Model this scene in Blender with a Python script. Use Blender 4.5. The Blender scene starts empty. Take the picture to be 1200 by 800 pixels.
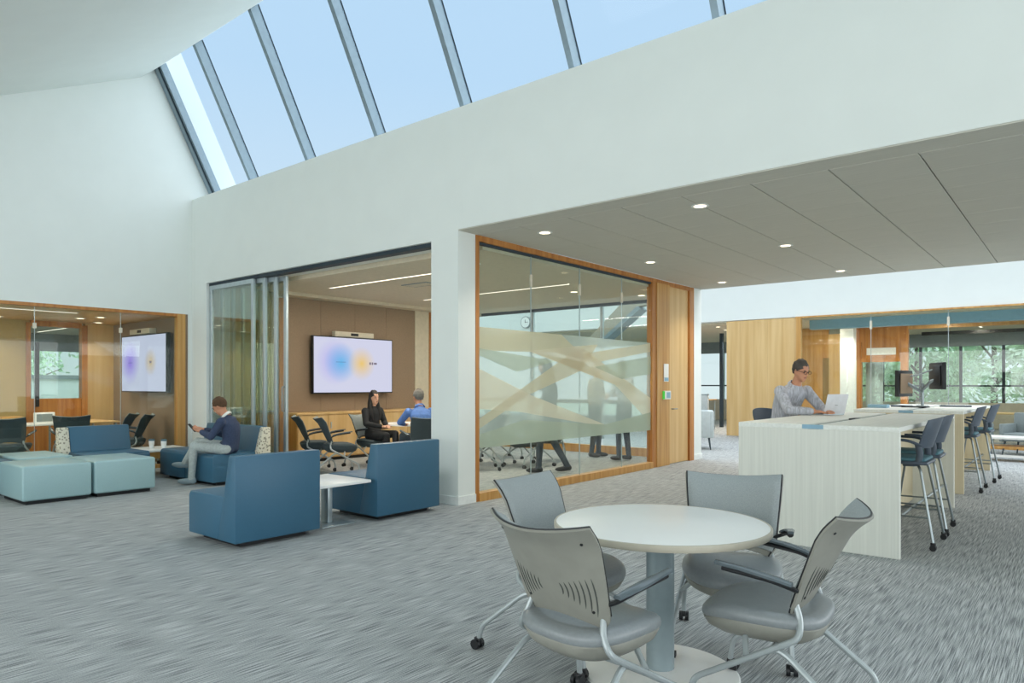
import bpy, bmesh, math, random
import numpy as np
from mathutils import Vector, Matrix, Euler
C = bpy.context.scene.collection
SC = bpy.context.scene
PI = math.pi
R = math.radians
random.seed(7)

# ------------------------------------------------------------------ camera
cam = bpy.data.cameras.new('camera')
cam.sensor_width = 36.0
cam.lens = 818.0 / 1200.0 * 36.0
cam.shift_y = 50.0 / 1200.0
cam.clip_end = 300
camo = bpy.data.objects.new('camera', cam)
C.objects.link(camo)
camo.location = (0, 0, 1.42)
camo.rotation_euler = (R(90), 0, math.atan2(0.6347, 0.7728))
SC.camera = camo

# ------------------------------------------------------------------ world, sun, fill lamps, exposure
W = bpy.data.worlds.new('sky')
SC.world = W
W.use_nodes = True
wn = W.node_tree.nodes
wl = W.node_tree.links
bg = wn['Background']
tc = wn.new('ShaderNodeTexCoord')
sx = wn.new('ShaderNodeSeparateXYZ')
rp = wn.new('ShaderNodeValToRGB')
wl.new(tc.outputs['Generated'], sx.inputs[0])
wl.new(sx.outputs['Z'], rp.inputs[0])
rp.color_ramp.elements[0].position = 0.0
rp.color_ramp.elements[0].color = (0.80, 0.90, 0.95, 1)
rp.color_ramp.elements[1].position = 0.4
rp.color_ramp.elements[1].color = (0.56, 0.77, 0.975, 1)
wl.new(rp.outputs[0], bg.inputs[0])
bg.inputs[1].default_value = 1.0


def lamp(name, kind, loc, rot, energy, color=(1, 1, 1), size=1, size_y=None, spread=None, angle=None):
    l = bpy.data.lights.new(name, kind)
    l.energy = energy
    l.color = color
    if kind == 'AREA':
        l.shape = 'RECTANGLE'
        l.size = size
        l.size_y = size_y or size
        if spread: l.spread = spread
    elif kind == 'SUN':
        l.angle = angle
    else:
        l.shadow_soft_size = size
    o = bpy.data.objects.new(name, l)
    C.objects.link(o)
    o.location = loc
    o.rotation_euler = rot
    return o


# overcast daylight: a very wide, soft sun coming in through the sloped skylight (from +y, above)
lamp('overcast_sun', 'SUN', (0, 20, 20), (R(-42), 0, R(-24)), 4.0, (0.95, 0.98, 1.0), angle=R(120))
# added fill lamps brightening the room from behind the camera and from the right
lamp('fill_behind_camera', 'AREA', (-3.5, -5.7, 1.7), (R(90), 0, 0), 400, (0.97, 1.0, 0.98), 14, 2.9)
lamp('fill_right_side', 'AREA', (6.6, 4.5, 1.65), (0, R(90), 0), 270, (0.97, 1.0, 0.98), 2.8, 18)
lamp('fill_light_well', 'AREA', (-7, 13.6, 5.6), (R(28), 0, 0), 420, (1.0, 1.0, 0.98), 28, 1.8)  # added lamp above the well to brighten the far fascia

SC.view_settings.view_transform = 'Standard'
SC.view_settings.look = 'None'
SC.view_settings.gamma = 1
SC.view_settings.exposure = 0.0
SC.view_settings.use_curve_mapping = False
SC.cycles.transparent_max_bounces = 48
SC.cycles.max_bounces = 16
SC.cycles.diffuse_bounces = 8


# ------------------------------------------------------------------ materials
def lin(h):
    h = h.lstrip('#')
    v = [int(h[i:i + 2], 16) / 255 for i in (0, 2, 4)]
    return tuple((c / 12.92 if c <= 0.04045 else ((c + 0.055) / 1.055) ** 2.4) for c in v) + (1,)


def mat(name, color, rough=0.6, metal=0.0, noise=None, bump=0.0, spec=0.5, coat=0.0, sheen=0.0):
    """noise = (scale xyz, amount, detail): procedural lightness variation in object space"""
    m = bpy.data.materials.new(name)
    m.use_nodes = True
    nt = m.node_tree
    b = nt.nodes['Principled BSDF']
    col = lin(color) if isinstance(color, str) else color
    b.inputs['Base Color'].default_value = col
    b.inputs['Roughness'].default_value = rough
    b.inputs['Metallic'].default_value = metal
    b.inputs['Specular IOR Level'].default_value = spec
    if coat: b.inputs['Coat Weight'].default_value = coat
    if sheen: b.inputs['Sheen Weight'].default_value = sheen
    if noise is None:
        noise = ((14, 14, 14), 0.05, 3)
    sc, amt, det = noise
    tc = nt.nodes.new('ShaderNodeTexCoord')
    mp = nt.nodes.new('ShaderNodeMapping')
    mp.inputs['Scale'].default_value = sc
    nz = nt.nodes.new('ShaderNodeTexNoise')
    nz.inputs['Scale'].default_value = 1.0
    nz.inputs['Detail'].default_value = det
    mr = nt.nodes.new('ShaderNodeMapRange')
    mr.inputs['From Min'].default_value = 0.3
    mr.inputs['From Max'].default_value = 0.7
    mr.inputs['To Min'].default_value = 1 - amt
    mr.inputs['To Max'].default_value = 1 + amt
    mx = nt.nodes.new('ShaderNodeMix')
    mx.data_type = 'RGBA'
    mx.blend_type = 'MULTIPLY'
    mx.inputs[0].default_value = 1
    mx.inputs[6].default_value = col
    L = nt.links
    L.new(tc.outputs['Object'], mp.inputs[0])
    L.new(mp.outputs[0], nz.inputs['Vector'])
    L.new(nz.outputs['Fac'], mr.inputs[0])
    L.new(mr.outputs[0], mx.inputs[7])
    L.new(mx.outputs[2], b.inputs['Base Color'])
    if bump:
        bp = nt.nodes.new('ShaderNodeBump')
        bp.inputs['Strength'].default_value = bump
        bp.inputs['Distance'].default_value = 0.005
        L.new(nz.outputs['Fac'], bp.inputs['Height'])
        L.new(bp.outputs[0], b.inputs['Normal'])
    return m


def emis(name, color, strength):
    m = bpy.data.materials.new(name)
    m.use_nodes = True
    nt = m.node_tree
    nt.nodes.clear()
    e = nt.nodes.new('ShaderNodeEmission')
    e.inputs[0].default_value = lin(color)
    e.inputs[1].default_value = strength
    o = nt.nodes.new('ShaderNodeOutputMaterial')
    nt.links.new(e.outputs[0], o.inputs[0])
    return m


def glass(name, tint, refl=1.0):
    """thin architectural glass: clear with a Schlick mirror reflection on each face"""
    m = bpy.data.materials.new(name)
    m.use_nodes = True
    nt = m.node_tree
    nt.nodes.clear()
    t = nt.nodes.new('ShaderNodeBsdfTransparent')
    t.inputs[0].default_value = lin(tint)
    g = nt.nodes.new('ShaderNodeBsdfGlossy')
    g.inputs['Roughness'].default_value = 0.0
    f = nt.nodes.new('ShaderNodeLayerWeight')
    f.inputs[0].default_value = 0.5
    pw = nt.nodes.new('ShaderNodeMath')
    pw.operation = 'POWER'
    pw.inputs[1].default_value = 5
    mu = nt.nodes.new('ShaderNodeMath')
    mu.operation = 'MULTIPLY_ADD'
    mu.inputs[1].default_value = 0.9 * refl
    mu.inputs[2].default_value = 0.035 * refl
    x = nt.nodes.new('ShaderNodeMixShader')
    o = nt.nodes.new('ShaderNodeOutputMaterial')
    L = nt.links
    L.new(f.outputs['Facing'], pw.inputs[0])
    L.new(pw.outputs[0], mu.inputs[0])
    L.new(mu.outputs[0], x.inputs[0])
    L.new(t.outputs[0], x.inputs[1])
    L.new(g.outputs[0], x.inputs[2])
    L.new(x.outputs[0], o.inputs[0])
    return m


def frost(name, color, clear, tint='#ffffff'):
    """etched film: part clear, part milky diffuse/translucent"""
    m = bpy.data.materials.new(name)
    m.use_nodes = True
    nt = m.node_tree
    nt.nodes.clear()
    t = nt.nodes.new('ShaderNodeBsdfTransparent')
    t.inputs[0].default_value = lin(tint)
    d = nt.nodes.new('ShaderNodeBsdfDiffuse')
    d.inputs[0].default_value = lin(color)
    tr = nt.nodes.new('ShaderNodeBsdfTranslucent')
    tr.inputs[0].default_value = lin(color)
    a = nt.nodes.new('ShaderNodeMixShader')
    a.inputs[0].default_value = 0.5
    x = nt.nodes.new('ShaderNodeMixShader')
    x.inputs[0].default_value = 1 - clear
    o = nt.nodes.new('ShaderNodeOutputMaterial')
    L = nt.links
    L.new(d.outputs[0], a.inputs[1])
    L.new(tr.outputs[0], a.inputs[2])
    L.new(t.outputs[0], x.inputs[1])
    L.new(a.outputs[0], x.inputs[2])
    L.new(x.outputs[0], o.inputs[0])
    return m


def ramp_wood(name, c1, c2, scale=(1, 18, 1), rough=0.45, veneer=0.0):
    """straight-grained veneer: stretched noise between two browns; veneer = sheet width for matched leaves"""
    m = mat(name, c1, rough)
    nt = m.node_tree
    L = nt.links
    b = nt.nodes['Principled BSDF']
    mp = [n for n in nt.nodes if n.type == 'MAPPING'][0]
    nz = [n for n in nt.nodes if n.type == 'TEX_NOISE'][0]
    mp.inputs['Scale'].default_value = scale
    nz.inputs['Detail'].default_value = 6
    r = nt.nodes.new('ShaderNodeValToRGB')
    r.color_ramp.elements[0].position = 0.32
    r.color_ramp.elements[0].color = lin(c1)
    r.color_ramp.elements[1].position = 0.68
    r.color_ramp.elements[1].color = lin(c2)
    L.new(nz.outputs['Fac'], r.inputs[0])
    L.new(r.outputs[0], b.inputs['Base Color'])
    return m


def carpet_mat(name, dark, light, tint):
    m = mat(name, dark, 0.95, spec=0.1)
    nt = m.node_tree
    L = nt.links
    b = nt.nodes['Principled BSDF']
    tc = [n for n in nt.nodes if n.type == 'TEX_COORD'][0]

    def layer(scale, det, lo, hi):
        mp = nt.nodes.new('ShaderNodeMapping')
        mp.inputs['Scale'].default_value = scale
        nz = nt.nodes.new('ShaderNodeTexNoise')
        nz.inputs['Scale'].default_value = 1
        nz.inputs['Detail'].default_value = det
        mr = nt.nodes.new('ShaderNodeMapRange')
        mr.inputs['From Min'].default_value = lo
        mr.inputs['From Max'].default_value = hi
        L.new(tc.outputs['Object'], mp.inputs[0])
        L.new(mp.outputs[0], nz.inputs['Vector'])
        L.new(nz.outputs['Fac'], mr.inputs[0])
        return mr
    a = layer((190, 4.0, 1), 1, 0.34, 0.66)
    c = layer((230, 150, 1), 2, 0.3, 0.7)
    e = layer((1.6, 0.5, 1), 2, 0.3, 0.7)
    m1 = nt.nodes.new('ShaderNodeMath')
    m1.operation = 'MULTIPLY_ADD'
    m1.inputs[1].default_value = 0.36
    L.new(c.outputs[0], m1.inputs[0])
    m2 = nt.nodes.new('ShaderNodeMath')
    m2.operation = 'MULTIPLY'
    m2.inputs[1].default_value = 0.64
    L.new(a.outputs[0], m2.inputs[0])
    L.new(m2.outputs[0], m1.inputs[2])
    r = nt.nodes.new('ShaderNodeValToRGB')
    r.color_ramp.elements[0].position = 0.1
    r.color_ramp.elements[0].color = lin(dark)
    r.color_ramp.elements[1].position = 0.9
    r.color_ramp.elements[1].color = lin(light)
    L.new(m1.outputs[0], r.inputs[0])
    mx = nt.nodes.new('ShaderNodeMix')
    mx.data_type = 'RGBA'
    mx.inputs[7].default_value = lin(tint)
    s = nt.nodes.new('ShaderNodeMath')
    s.operation = 'MULTIPLY'
    s.inputs[1].default_value = 0.35
    L.new(e.outputs[0], s.inputs[0])
    L.new(s.outputs[0], mx.inputs[0])
    L.new(r.outputs[0], mx.inputs[6])
    L.new(mx.outputs[2], b.inputs['Base Color'])
    bp = nt.nodes.new('ShaderNodeBump')
    bp.inputs['Strength'].default_value = 0.35
    bp.inputs['Distance'].default_value = 0.006
    L.new(m1.outputs[0], bp.inputs['Height'])
    L.new(bp.outputs[0], b.inputs['Normal'])
    return m


M = {}
M['white'] = mat('white_paint', '#e6eae6', 0.8, noise=((3, 3, 3), 0.01, 2), spec=0.2)
M['trimwhite'] = mat('white_trim', '#e9ece9', 0.5)
M['tile'] = mat('grey_acoustic_tile', '#c6c4b9', 0.9, noise=((3, 90, 3), 0.05, 3), spec=0.1)
M['tilegap'] = mat('tile_grid', '#6c6d6b', 0.9)
M['carpet'] = carpet_mat('striated_carpet', '#606466', '#d4d6d5', '#9fa3a4')
M['roomceil'] = mat('warm_ceiling', '#d6cbb4', 0.85)
M['oak'] = ramp_wood('oak_veneer', '#b98443', '#d3a563', (14, 14, 0.6), 0.4)
M['oakdark'] = ramp_wood('oak_frame', '#a5662a', '#c48744', (14, 14, 0.8), 0.4)
M['oakpale'] = ramp_wood('pale_oak', '#cfa76c', '#dfbd86', (9, 9, 0.5), 0.45)
M['tack'] = mat('brown_fabric_wall', '#9a8672', 0.95, noise=((120, 120, 120), 0.12, 2), bump=0.2, spec=0.05)
M['olive'] = mat('tan_wall', '#b39a63', 0.85)
M['steel'] = mat('skylight_metal', '#8797a0', 0.45, 0.3)
M['darksteel'] = mat('dark_gasket', '#2c3a44', 0.6)
M['alu'] = mat('aluminium', '#b9c4c8', 0.35, 0.6)
M['black'] = mat('black_plastic', '#141619', 0.45)
M['glass'] = glass('clear_glass', '#f8fcfa')
M['glassgreen'] = glass('slider_glass', '#f3f8f5', 2.8)
M['skyglass'] = glass('skylight_glass', '#f8fbfd', 0.1)
M['blue'] = mat('blue_vinyl', '#37647e', 0.42, noise=((160, 160, 160), 0.05, 2), bump=0.05)
M['paleblue'] = mat('pale_blue_vinyl', '#9dbcc0', 0.38, noise=((160, 160, 160), 0.04, 2))
M['laminate'] = mat('white_laminate', '#f4f3ef', 0.3, noise=((3, 3, 3), 0.008, 2))
M['lamedge'] = mat('beige_edge', '#bdb5a4', 0.5)
M['ash'] = ramp_wood('white_ash', '#dadad0', '#e4e4da', (45, 45, 1.0), 0.5)
M['ashtop'] = ramp_wood('white_ash_top', '#e0e1d9', '#eeefe8', (40, 1.2, 40), 0.4)
M['ashtan'] = ramp_wood('tan_ash', '#cdbf9f', '#d9ccae', (40, 40, 1.2), 0.5)
M['chairvinyl'] = mat('grey_vinyl', '#868b8d', 0.34, noise=((60, 60, 60), 0.05, 3), bump=0.04)
M['chairfab'] = mat('grey_blue_fabric', '#949a9a', 0.8, noise=((220, 220, 220), 0.12, 2), bump=0.1)
M['shell'] = mat('grey_plastic_shell', '#8c8b82', 0.5)
M['slot'] = mat('slot_dark', '#4c4f4b', 0.8)
M['tube'] = mat('silver_tube', '#a6adae', 0.35, 0.35)
M['column'] = mat('blue_grey_column', '#8b999d', 0.4, 0.2)
M['stoolshell'] = mat('slate_plastic', '#4c5764', 0.45)
M['stoolpad'] = mat('teal_pad', '#4f7884', 0.7)
M['chrome'] = mat('chrome', '#8f989a', 0.32, 0.8)
M['meshdark'] = mat('dark_mesh', '#3e4a4f', 0.8)
M['skin'] = mat('skin', '#c98f70', 0.55)
M['skin2'] = mat('skin_light', '#d7a487', 0.55)
M['lip'] = mat('lip', '#9c5a4c', 0.5)
M['eye'] = mat('eye_dark', '#1e1713', 0.3)
M['hairbrown'] = mat('brown_hair', '#573f2a', 0.8, noise=((90, 90, 30), 0.3, 3))
M['hairblack'] = mat('black_hair', '#191413', 0.5, noise=((90, 90, 30), 0.3, 3))
M['hairgrey'] = mat('grey_hair', '#77746e', 0.7, noise=((90, 90, 30), 0.25, 3))
M['hairdk'] = mat('dark_grey_hair', '#4a4540', 0.7, noise=((90, 90, 30), 0.3, 3))
M['navy'] = mat('navy_jacket', '#36435f', 0.85, noise=((50, 50, 50), 0.15, 3))
M['greyjean'] = mat('pale_trousers', '#aeb6b4', 0.85, noise=((40, 40, 40), 0.12, 3))
M['blackcloth'] = mat('black_suit', '#1d1f22', 0.8, noise=((40, 40, 40), 0.2, 3))
M['slate'] = mat('slate_trousers', '#39434d', 0.85)
M['khaki'] = mat('beige_shirt', '#b3a98f', 0.85)
M['blueshirt'] = mat('blue_shirt', '#5f83c4', 0.8, noise=((30, 30, 30), 0.12, 3))
M['whitecloth'] = mat('white_cloth', '#e8e8e4', 0.8)
M['shoe'] = mat('grey_shoe', '#8a9aa0', 0.7)
M['redshoe'] = mat('red_shoe', '#a5443a', 0.6)
M['bezel'] = mat('screen_bezel', '#1b2026', 0.4)
M['tin'] = mat('beige_metal', '#d8cfbc', 0.5)
M['lamplit'] = emis('lit_lens', '#ffe9c8', 5.0)
M['lampcool'] = emis('lit_diffuser', '#fff3e2', 2.2)
M['green'] = emis('green_indicator', '#55c050', 1.0)
M['bark'] = mat('bark', '#6a5a48', 0.9)
M['leaf'] = mat('leaf', '#c4dcbc', 0.7, noise=((2.5, 2.5, 2.5), 0.35, 3))
M['leaf2'] = mat('leaf_pale', '#dfead2', 0.7, noise=((2.5, 2.5, 2.5), 0.35, 3))
M['ground'] = mat('ground', '#a9b3a0', 0.9)
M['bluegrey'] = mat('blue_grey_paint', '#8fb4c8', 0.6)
M['stringer'] = mat('warm_grey_beam', '#a39d8e', 0.6)
M['slategrey'] = mat('grey_beam', '#87908f', 0.7)
M['creamboard'] = mat('cream_board', '#e4e0c2', 0.5)
M['armblack'] = mat('glossy_arm_plastic', '#5a6469', 0.25)
M['cup'] = mat('paper_cup', '#e9ecec', 0.6)
M['sleeve'] = mat('cup_lid', '#4f6f7c', 0.5)
M['bag'] = mat('grey_felt', '#c0c9cb', 0.8)


M['stripe'] = mat('striped_shirt', '#b6b8c1', 0.8, noise=((60, 60, 5), 0.30, 2))


def pattern_fabric():
    m = mat('dotted_fabric', '#cfc9b6', 0.9)
    nt = m.node_tree
    b = nt.nodes['Principled BSDF']
    tc = [n for n in nt.nodes if n.type == 'TEX_COORD'][0]
    v = nt.nodes.new('ShaderNodeTexVoronoi')
    v.inputs['Scale'].default_value = 30
    r = nt.nodes.new('ShaderNodeValToRGB')
    r.color_ramp.interpolation = 'CONSTANT'
    r.color_ramp.elements[0].color = lin('#969080')
    r.color_ramp.elements[1].position = 0.38
    r.color_ramp.elements[1].color = lin('#d9d4c2')
    nt.links.new(tc.outputs['Object'], v.inputs['Vector'])
    nt.links.new(v.outputs['Distance'], r.inputs[0])
    nt.links.new(r.outputs[0], b.inputs['Base Color'])
    return m


M['dots'] = pattern_fabric()


def screen_mat(name, blobs, base='#d6d8ee', strength=0.95):
    """lit display: soft round glows at given object-space (horizontal, vertical) spots; the screen lies in local X-Z"""
    m = bpy.data.materials.new(name)
    m.use_nodes = True
    nt = m.node_tree
    nt.nodes.clear()
    L = nt.links
    tc = nt.nodes.new('ShaderNodeTexCoord')
    prev = None
    for (cx, cz, rad, col) in blobs:
        mp = nt.nodes.new('ShaderNodeMapping')
        mp.vector_type = 'POINT'
        mp.inputs['Location'].default_value = (-cx / rad, 0, -cz / rad)
        mp.inputs['Scale'].default_value = (1 / rad, 0, 1 / rad)
        g = nt.nodes.new('ShaderNodeTexGradient')
        g.gradient_type = 'SPHERICAL'
        L.new(tc.outputs['Object'], mp.inputs[0])
        L.new(mp.outputs[0], g.inputs[0])
        mx = nt.nodes.new('ShaderNodeMix')
        mx.data_type = 'RGBA'
        if prev is None:
            mx.inputs[6].default_value = lin(base)
        else:
            L.new(prev.outputs[2], mx.inputs[6])
        mx.inputs[7].default_value = lin(col)
        L.new(g.outputs['Fac'], mx.inputs[0])
        prev = mx
    e = nt.nodes.new('ShaderNodeEmission')
    e.inputs[1].default_value = strength
    L.new(prev.outputs[2], e.inputs[0])
    o = nt.nodes.new('ShaderNodeOutputMaterial')
    L.new(e.outputs[0], o.inputs[0])
    return m


# ------------------------------------------------------------------ mesh helpers
def NB():
    return bmesh.new()


def _xf(bm, verts, loc, rot):
    if rot is not None:
        mt = Euler(rot).to_matrix()
        for v in verts: v.co = mt @ v.co
    for v in verts: v.co += Vector(loc)


def box(bm, x0, x1, y0, y1, z0, z1, bev=0.0, seg=2, rot=None, pivot=None):
    r = bmesh.ops.create_cube(bm, size=1)
    vs = r['verts']
    sx, sy, sz = x1 - x0, y1 - y0, z1 - z0
    for v in vs:
        v.co = Vector((v.co.x * sx, v.co.y * sy, v.co.z * sz))
    if bev > 0:
        es = list({e for v in vs for e in v.link_edges})
        rr = bmesh.ops.bevel(bm, geom=es, offset=min(bev, 0.49 * min(sx, sy, sz)), segments=seg, affect='EDGES', profile=0.5)
        vs = list({v for f in rr['faces'] for v in f.verts} | {v for v in vs if v.is_valid})
    c = Vector(((x0 + x1) / 2, (y0 + y1) / 2, (z0 + z1) / 2))
    if rot is not None:
        mt = Euler(rot).to_matrix()
        p = Vector(pivot) if pivot else c
        for v in vs: v.co = mt @ (v.co + c - p) + p
    else:
        for v in vs: v.co += c
    return vs


def frame_of(d):
    d = d.normalized()
    a = Vector((0, 0, 1)) if abs(d.z) < 0.9 else Vector((1, 0, 0))
    u = d.cross(a).normalized()
    return u, d.cross(u).normalized()


def tube(bm, pts, rad, n=8, cap=True, flat=1.0):
    pts = [Vector(p) for p in pts]
    if not isinstance(rad, (list, tuple)): rad = [rad] * len(pts)
    rings = []
    u = None
    for i, p in enumerate(pts):
        d = (pts[min(i + 1, len(pts) - 1)] - pts[max(i - 1, 0)]).normalized()
        if u is None:
            u, w = frame_of(d)
        else:
            u = (u - d * u.dot(d)).normalized()
            w = d.cross(u)
        rings.append([bm.verts.new(p + (u * math.cos(2 * PI * k / n) + w * math.sin(2 * PI * k / n) * flat) * rad[i]) for k in range(n)])
    for a, b in zip(rings, rings[1:]):
        for k in range(n):
            bm.faces.new((a[k], a[(k + 1) % n], b[(k + 1) % n], b[k]))
    if cap:
        bm.faces.new(rings[0][::-1])
        bm.faces.new(rings[-1])
    return rings


def bend(pts, r=0.04, n=4):
    """round the corners of a polyline"""
    pts = [Vector(p) for p in pts]
    out = [pts[0]]
    for a, b, c in zip(pts, pts[1:], pts[2:]):
        d1, d2 = (a - b), (c - b)
        k = min(r, d1.length * 0.45, d2.length * 0.45)
        p, q = b + d1.normalized() * k, b + d2.normalized() * k
        for i in range(n + 1):
            t = i / n
            out.append((1 - t) ** 2 * p + 2 * t * (1 - t) * b + t * t * q)
    out.append(pts[-1])
    return out


def lathe(bm, prof, n=24, loc=(0, 0, 0)):
    loc = Vector(loc)
    rings = []
    for r, z in prof:
        if r <= 1e-5:
            rings.append([bm.verts.new(loc + Vector((0, 0, z)))])
        else:
            rings.append([bm.verts.new(loc + Vector((r * math.cos(2 * PI * k / n), r * math.sin(2 * PI * k / n), z))) for k in range(n)])
    for a, b in zip(rings, rings[1:]):
        for k in range(n):
            k2 = (k + 1) % n
            if len(a) == 1 and len(b) == 1: continue
            if len(a) == 1: bm.faces.new((a[0], b[k2], b[k]))
            elif len(b) == 1: bm.faces.new((a[k], a[k2], b[0]))
            else: bm.faces.new((a[k], a[k2], b[k2], b[k]))


def cyl(bm, x, y, z0, z1, r, n=16):
    lathe(bm, [(0, z0), (r, z0), (r, z1), (0, z1)], n, (x, y, 0))


def prism(bm, poly, axis, a0, a1):
    """extrude a polygon: axis 'x' -> poly in (y,z); 'y' -> (x,z); 'z' -> (x,y)"""
    def mk(p, a):
        return {'x': (a, p[0], p[1]), 'y': (p[0], a, p[1]), 'z': (p[0], p[1], a)}[axis]
    A = [bm.verts.new(mk(p, a0)) for p in poly]
    B = [bm.verts.new(mk(p, a1)) for p in poly]
    n = len(poly)
    bm.faces.new(A)
    bm.faces.new(B[::-1])
    for i in range(n):
        bm.faces.new((A[i], B[i], B[(i + 1) % n], A[(i + 1) % n]))


def rprism(bm, poly, axis, a0, a1, bev=0.02, seg=2):
    b2 = bmesh.new()
    prism(b2, poly, axis, a0, a1)
    bmesh.ops.recalc_face_normals(b2, faces=b2.faces[:])
    bmesh.ops.bevel(b2, geom=b2.edges[:], offset=bev, segments=seg, affect='EDGES', profile=0.5)
    merge(bm, b2)


def merge(bm, b2, mtx=None):
    mp = {}
    for v in b2.verts:
        mp[v] = bm.verts.new(mtx @ v.co if mtx is not None else v.co)
    for f in b2.faces:
        try:
            bm.faces.new([mp[v] for v in f.verts])
        except ValueError:
            pass
    b2.free()


def surf(bm, fn, nu, nv, thick, nrm=None):
    """sheet with thickness: fn(u,v)->(front point, back point)"""
    F = [[None] * (nv + 1) for _ in range(nu + 1)]
    B = [[None] * (nv + 1) for _ in range(nu + 1)]
    for i in range(nu + 1):
        for j in range(nv + 1):
            a, b = fn(i / nu * 2 - 1, j / nv)
            F[i][j] = bm.verts.new(a)
            B[i][j] = bm.verts.new(b)
    for i in range(nu):
        for j in range(nv):
            bm.faces.new((F[i][j], F[i + 1][j], F[i + 1][j + 1], F[i][j + 1]))
            bm.faces.new((B[i][j], B[i][j + 1], B[i + 1][j + 1], B[i + 1][j]))
    for i in range(nu):
        for j in (0, nv):
            bm.faces.new((F[i][j], B[i][j], B[i + 1][j], F[i + 1][j]))
    for j in range(nv):
        for i in (0, nu):
            bm.faces.new((F[i][j], F[i][j + 1], B[i][j + 1], B[i][j]))


def ell(bm, c, r, n=12, m=8, rot=None):
    b2 = bmesh.new()
    bmesh.ops.create_uvsphere(b2, u_segments=n, v_segments=m, radius=1)
    mt = Matrix.Translation(c) @ (rot.to_4x4() if rot is not None else Matrix.Identity(4)) @ Matrix.Diagonal((r[0], r[1], r[2], 1))
    merge(bm, b2, mt)


def obj(name, bm, m, parent=None, smooth=35, loc=None, rotz=None):
    bmesh.ops.recalc_face_normals(bm, faces=bm.faces[:])
    me = bpy.data.meshes.new(name)
    bm.to_mesh(me)
    bm.free()
    if m is not None: me.materials.append(M[m] if isinstance(m, str) else m)
    if smooth:
        me.polygons.foreach_set('use_smooth', [True] * len(me.polygons))
        me.set_sharp_from_angle(angle=R(smooth))
    o = bpy.data.objects.new(name, me)
    C.objects.link(o)
    if parent is not None: o.parent = parent
    if loc is not None: o.location = loc
    if rotz is not None: o.rotation_euler = (0, 0, rotz)
    return o


def thing(name, label, cat, loc=(0, 0, 0), rotz=0, group=None):
    o = bpy.data.objects.new(name, None)
    o.empty_display_size = 0.1
    C.objects.link(o)
    o.location = loc
    o.rotation_euler = (0, 0, rotz)
    o['label'] = label
    o['category'] = cat
    if group: o['group'] = group
    return o


def tag(o, label, cat, group=None):
    o['label'] = label
    o['category'] = cat
    if group: o['group'] = group
    return o


def struct(name, bm=None, m=None, parent=None, smooth=0):
    if bm is None:
        o = bpy.data.objects.new(name, None)
        C.objects.link(o)
    else:
        o = obj(name, bm, m, parent, smooth)
    if parent is None: o['kind'] = 'structure'
    return o


def bx(name, m, *a, parent=None, bev=0.0, smooth=0, seg=2):
    bm = NB()
    box(bm, *a, bev=bev, seg=seg)
    return obj(name, bm, m, parent, 35 if bev else smooth)


def sbx(name, m, *a, bev=0.0):
    o = bx(name, m, *a, bev=bev)
    o['kind'] = 'structure'
    return o


def dup(root, loc, rotz, label=None, group=None):
    r = root.copy()
    C.objects.link(r)
    r.location = loc
    r.rotation_euler = (0, 0, rotz)
    if label: r['label'] = label
    if group: r['group'] = group
    for ch in list(root.children):
        c = ch.copy()
        C.objects.link(c)
        c.parent = r
        for g in ch.children:
            d = g.copy()
            C.objects.link(d)
            d.parent = c
    return r


def face_rot(fx, fy):
    """rotation about z that turns local +Y to (fx, fy)"""
    return math.atan2(-fx, fy)


# ------------------------------------------------------------------ large structure
X0, Y0 = -12.15, 5.92          # corner of left wall and main wall
sbx('floor', 'carpet', -22, 8, -6.2, 28, -0.2, 0.0)

# left wall above its opening, closing against the sloped ceiling
bm = NB()
prism(bm, [(-6, 2.64), (5.85, 2.64), (5.85, 0), (Y0, 0), (Y0, 0.0), (6.6, 0.0), (6.6, 4.6), (5.36, 6.95), (5.06, 6.75), (-1.5, 3.62), (-6, 3.62)], 'x', X0 - 0.3, X0)
struct('wall_left', bm, 'white')
sbx('wall_left_end', 'white', X0 - 0.3, X0, -6, -1.2, 0, 2.64)

# main wall: pier, header over the sliding doors, column, long fascia
bm = NB()
box(bm, X0, -11.64, Y0, 6.2, 0, 3.15)
box(bm, X0, -5.68, Y0, 6.43, 3.15, 4.66)
box(bm, -5.68, 8, Y0, 6.43, 3.235, 4.66)
box(bm, -6.13, -5.68, Y0, 6.22, 0, 3.15)
struct('wall_back', bm, 'white')
for i, a in enumerate([(-6.145, -5.665, Y0 - 0.015, 6.22, 0, 0.10), (X0, -11.64, Y0 - 0.015, Y0, 0, 0.10)]):
    sbx('baseboard_back', 'trimwhite', *a)
sbx('trim_1', 'darksteel', -11.64, -6.13, 5.97, 6.10, 3.10, 3.155)     # slider head track

# sloped ceiling and its flat continuation behind the camera
bm = NB()
prism(bm, [(5.36, 6.81), (5.24, 6.69), (5.06, 6.53), (-1.5, 3.40), (-6, 3.40), (-6, 3.7), (-1.5, 3.7), (5.06, 6.83), (5.36, 6.99)], 'x', X0, 8)
struct('ceiling_sloped', bm, 'white', smooth=25)

# skylight
sk = struct('window_1')
P0, P1 = Vector((0, 6.43, 4.66)), Vector((0, 5.36, 6.81))
dv = (P1 - P0).normalized()
nv_ = Vector((0, dv.z, -dv.y))          # outward normal (+y, up)
if nv_.y < 0: nv_ = -nv_


def slope_box(bm, x0, x1, s0, s1, d0, d1):
    L_ = (P1 - P0).length
    vs = []
    for x in (x0, x1):
        for s in (s0, s1):
            for d in (d0, d1):
                p = P0 + dv * (s * L_) + nv_ * d
                vs.append(bm.verts.new((x, p.y, p.z)))
    for f in ((0, 1, 3, 2), (4, 6, 7, 5), (0, 4, 5, 1), (2, 3, 7, 6), (0, 2, 6, 4), (1, 5, 7, 3)):
        bm.faces.new([vs[i] for i in f])


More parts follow.
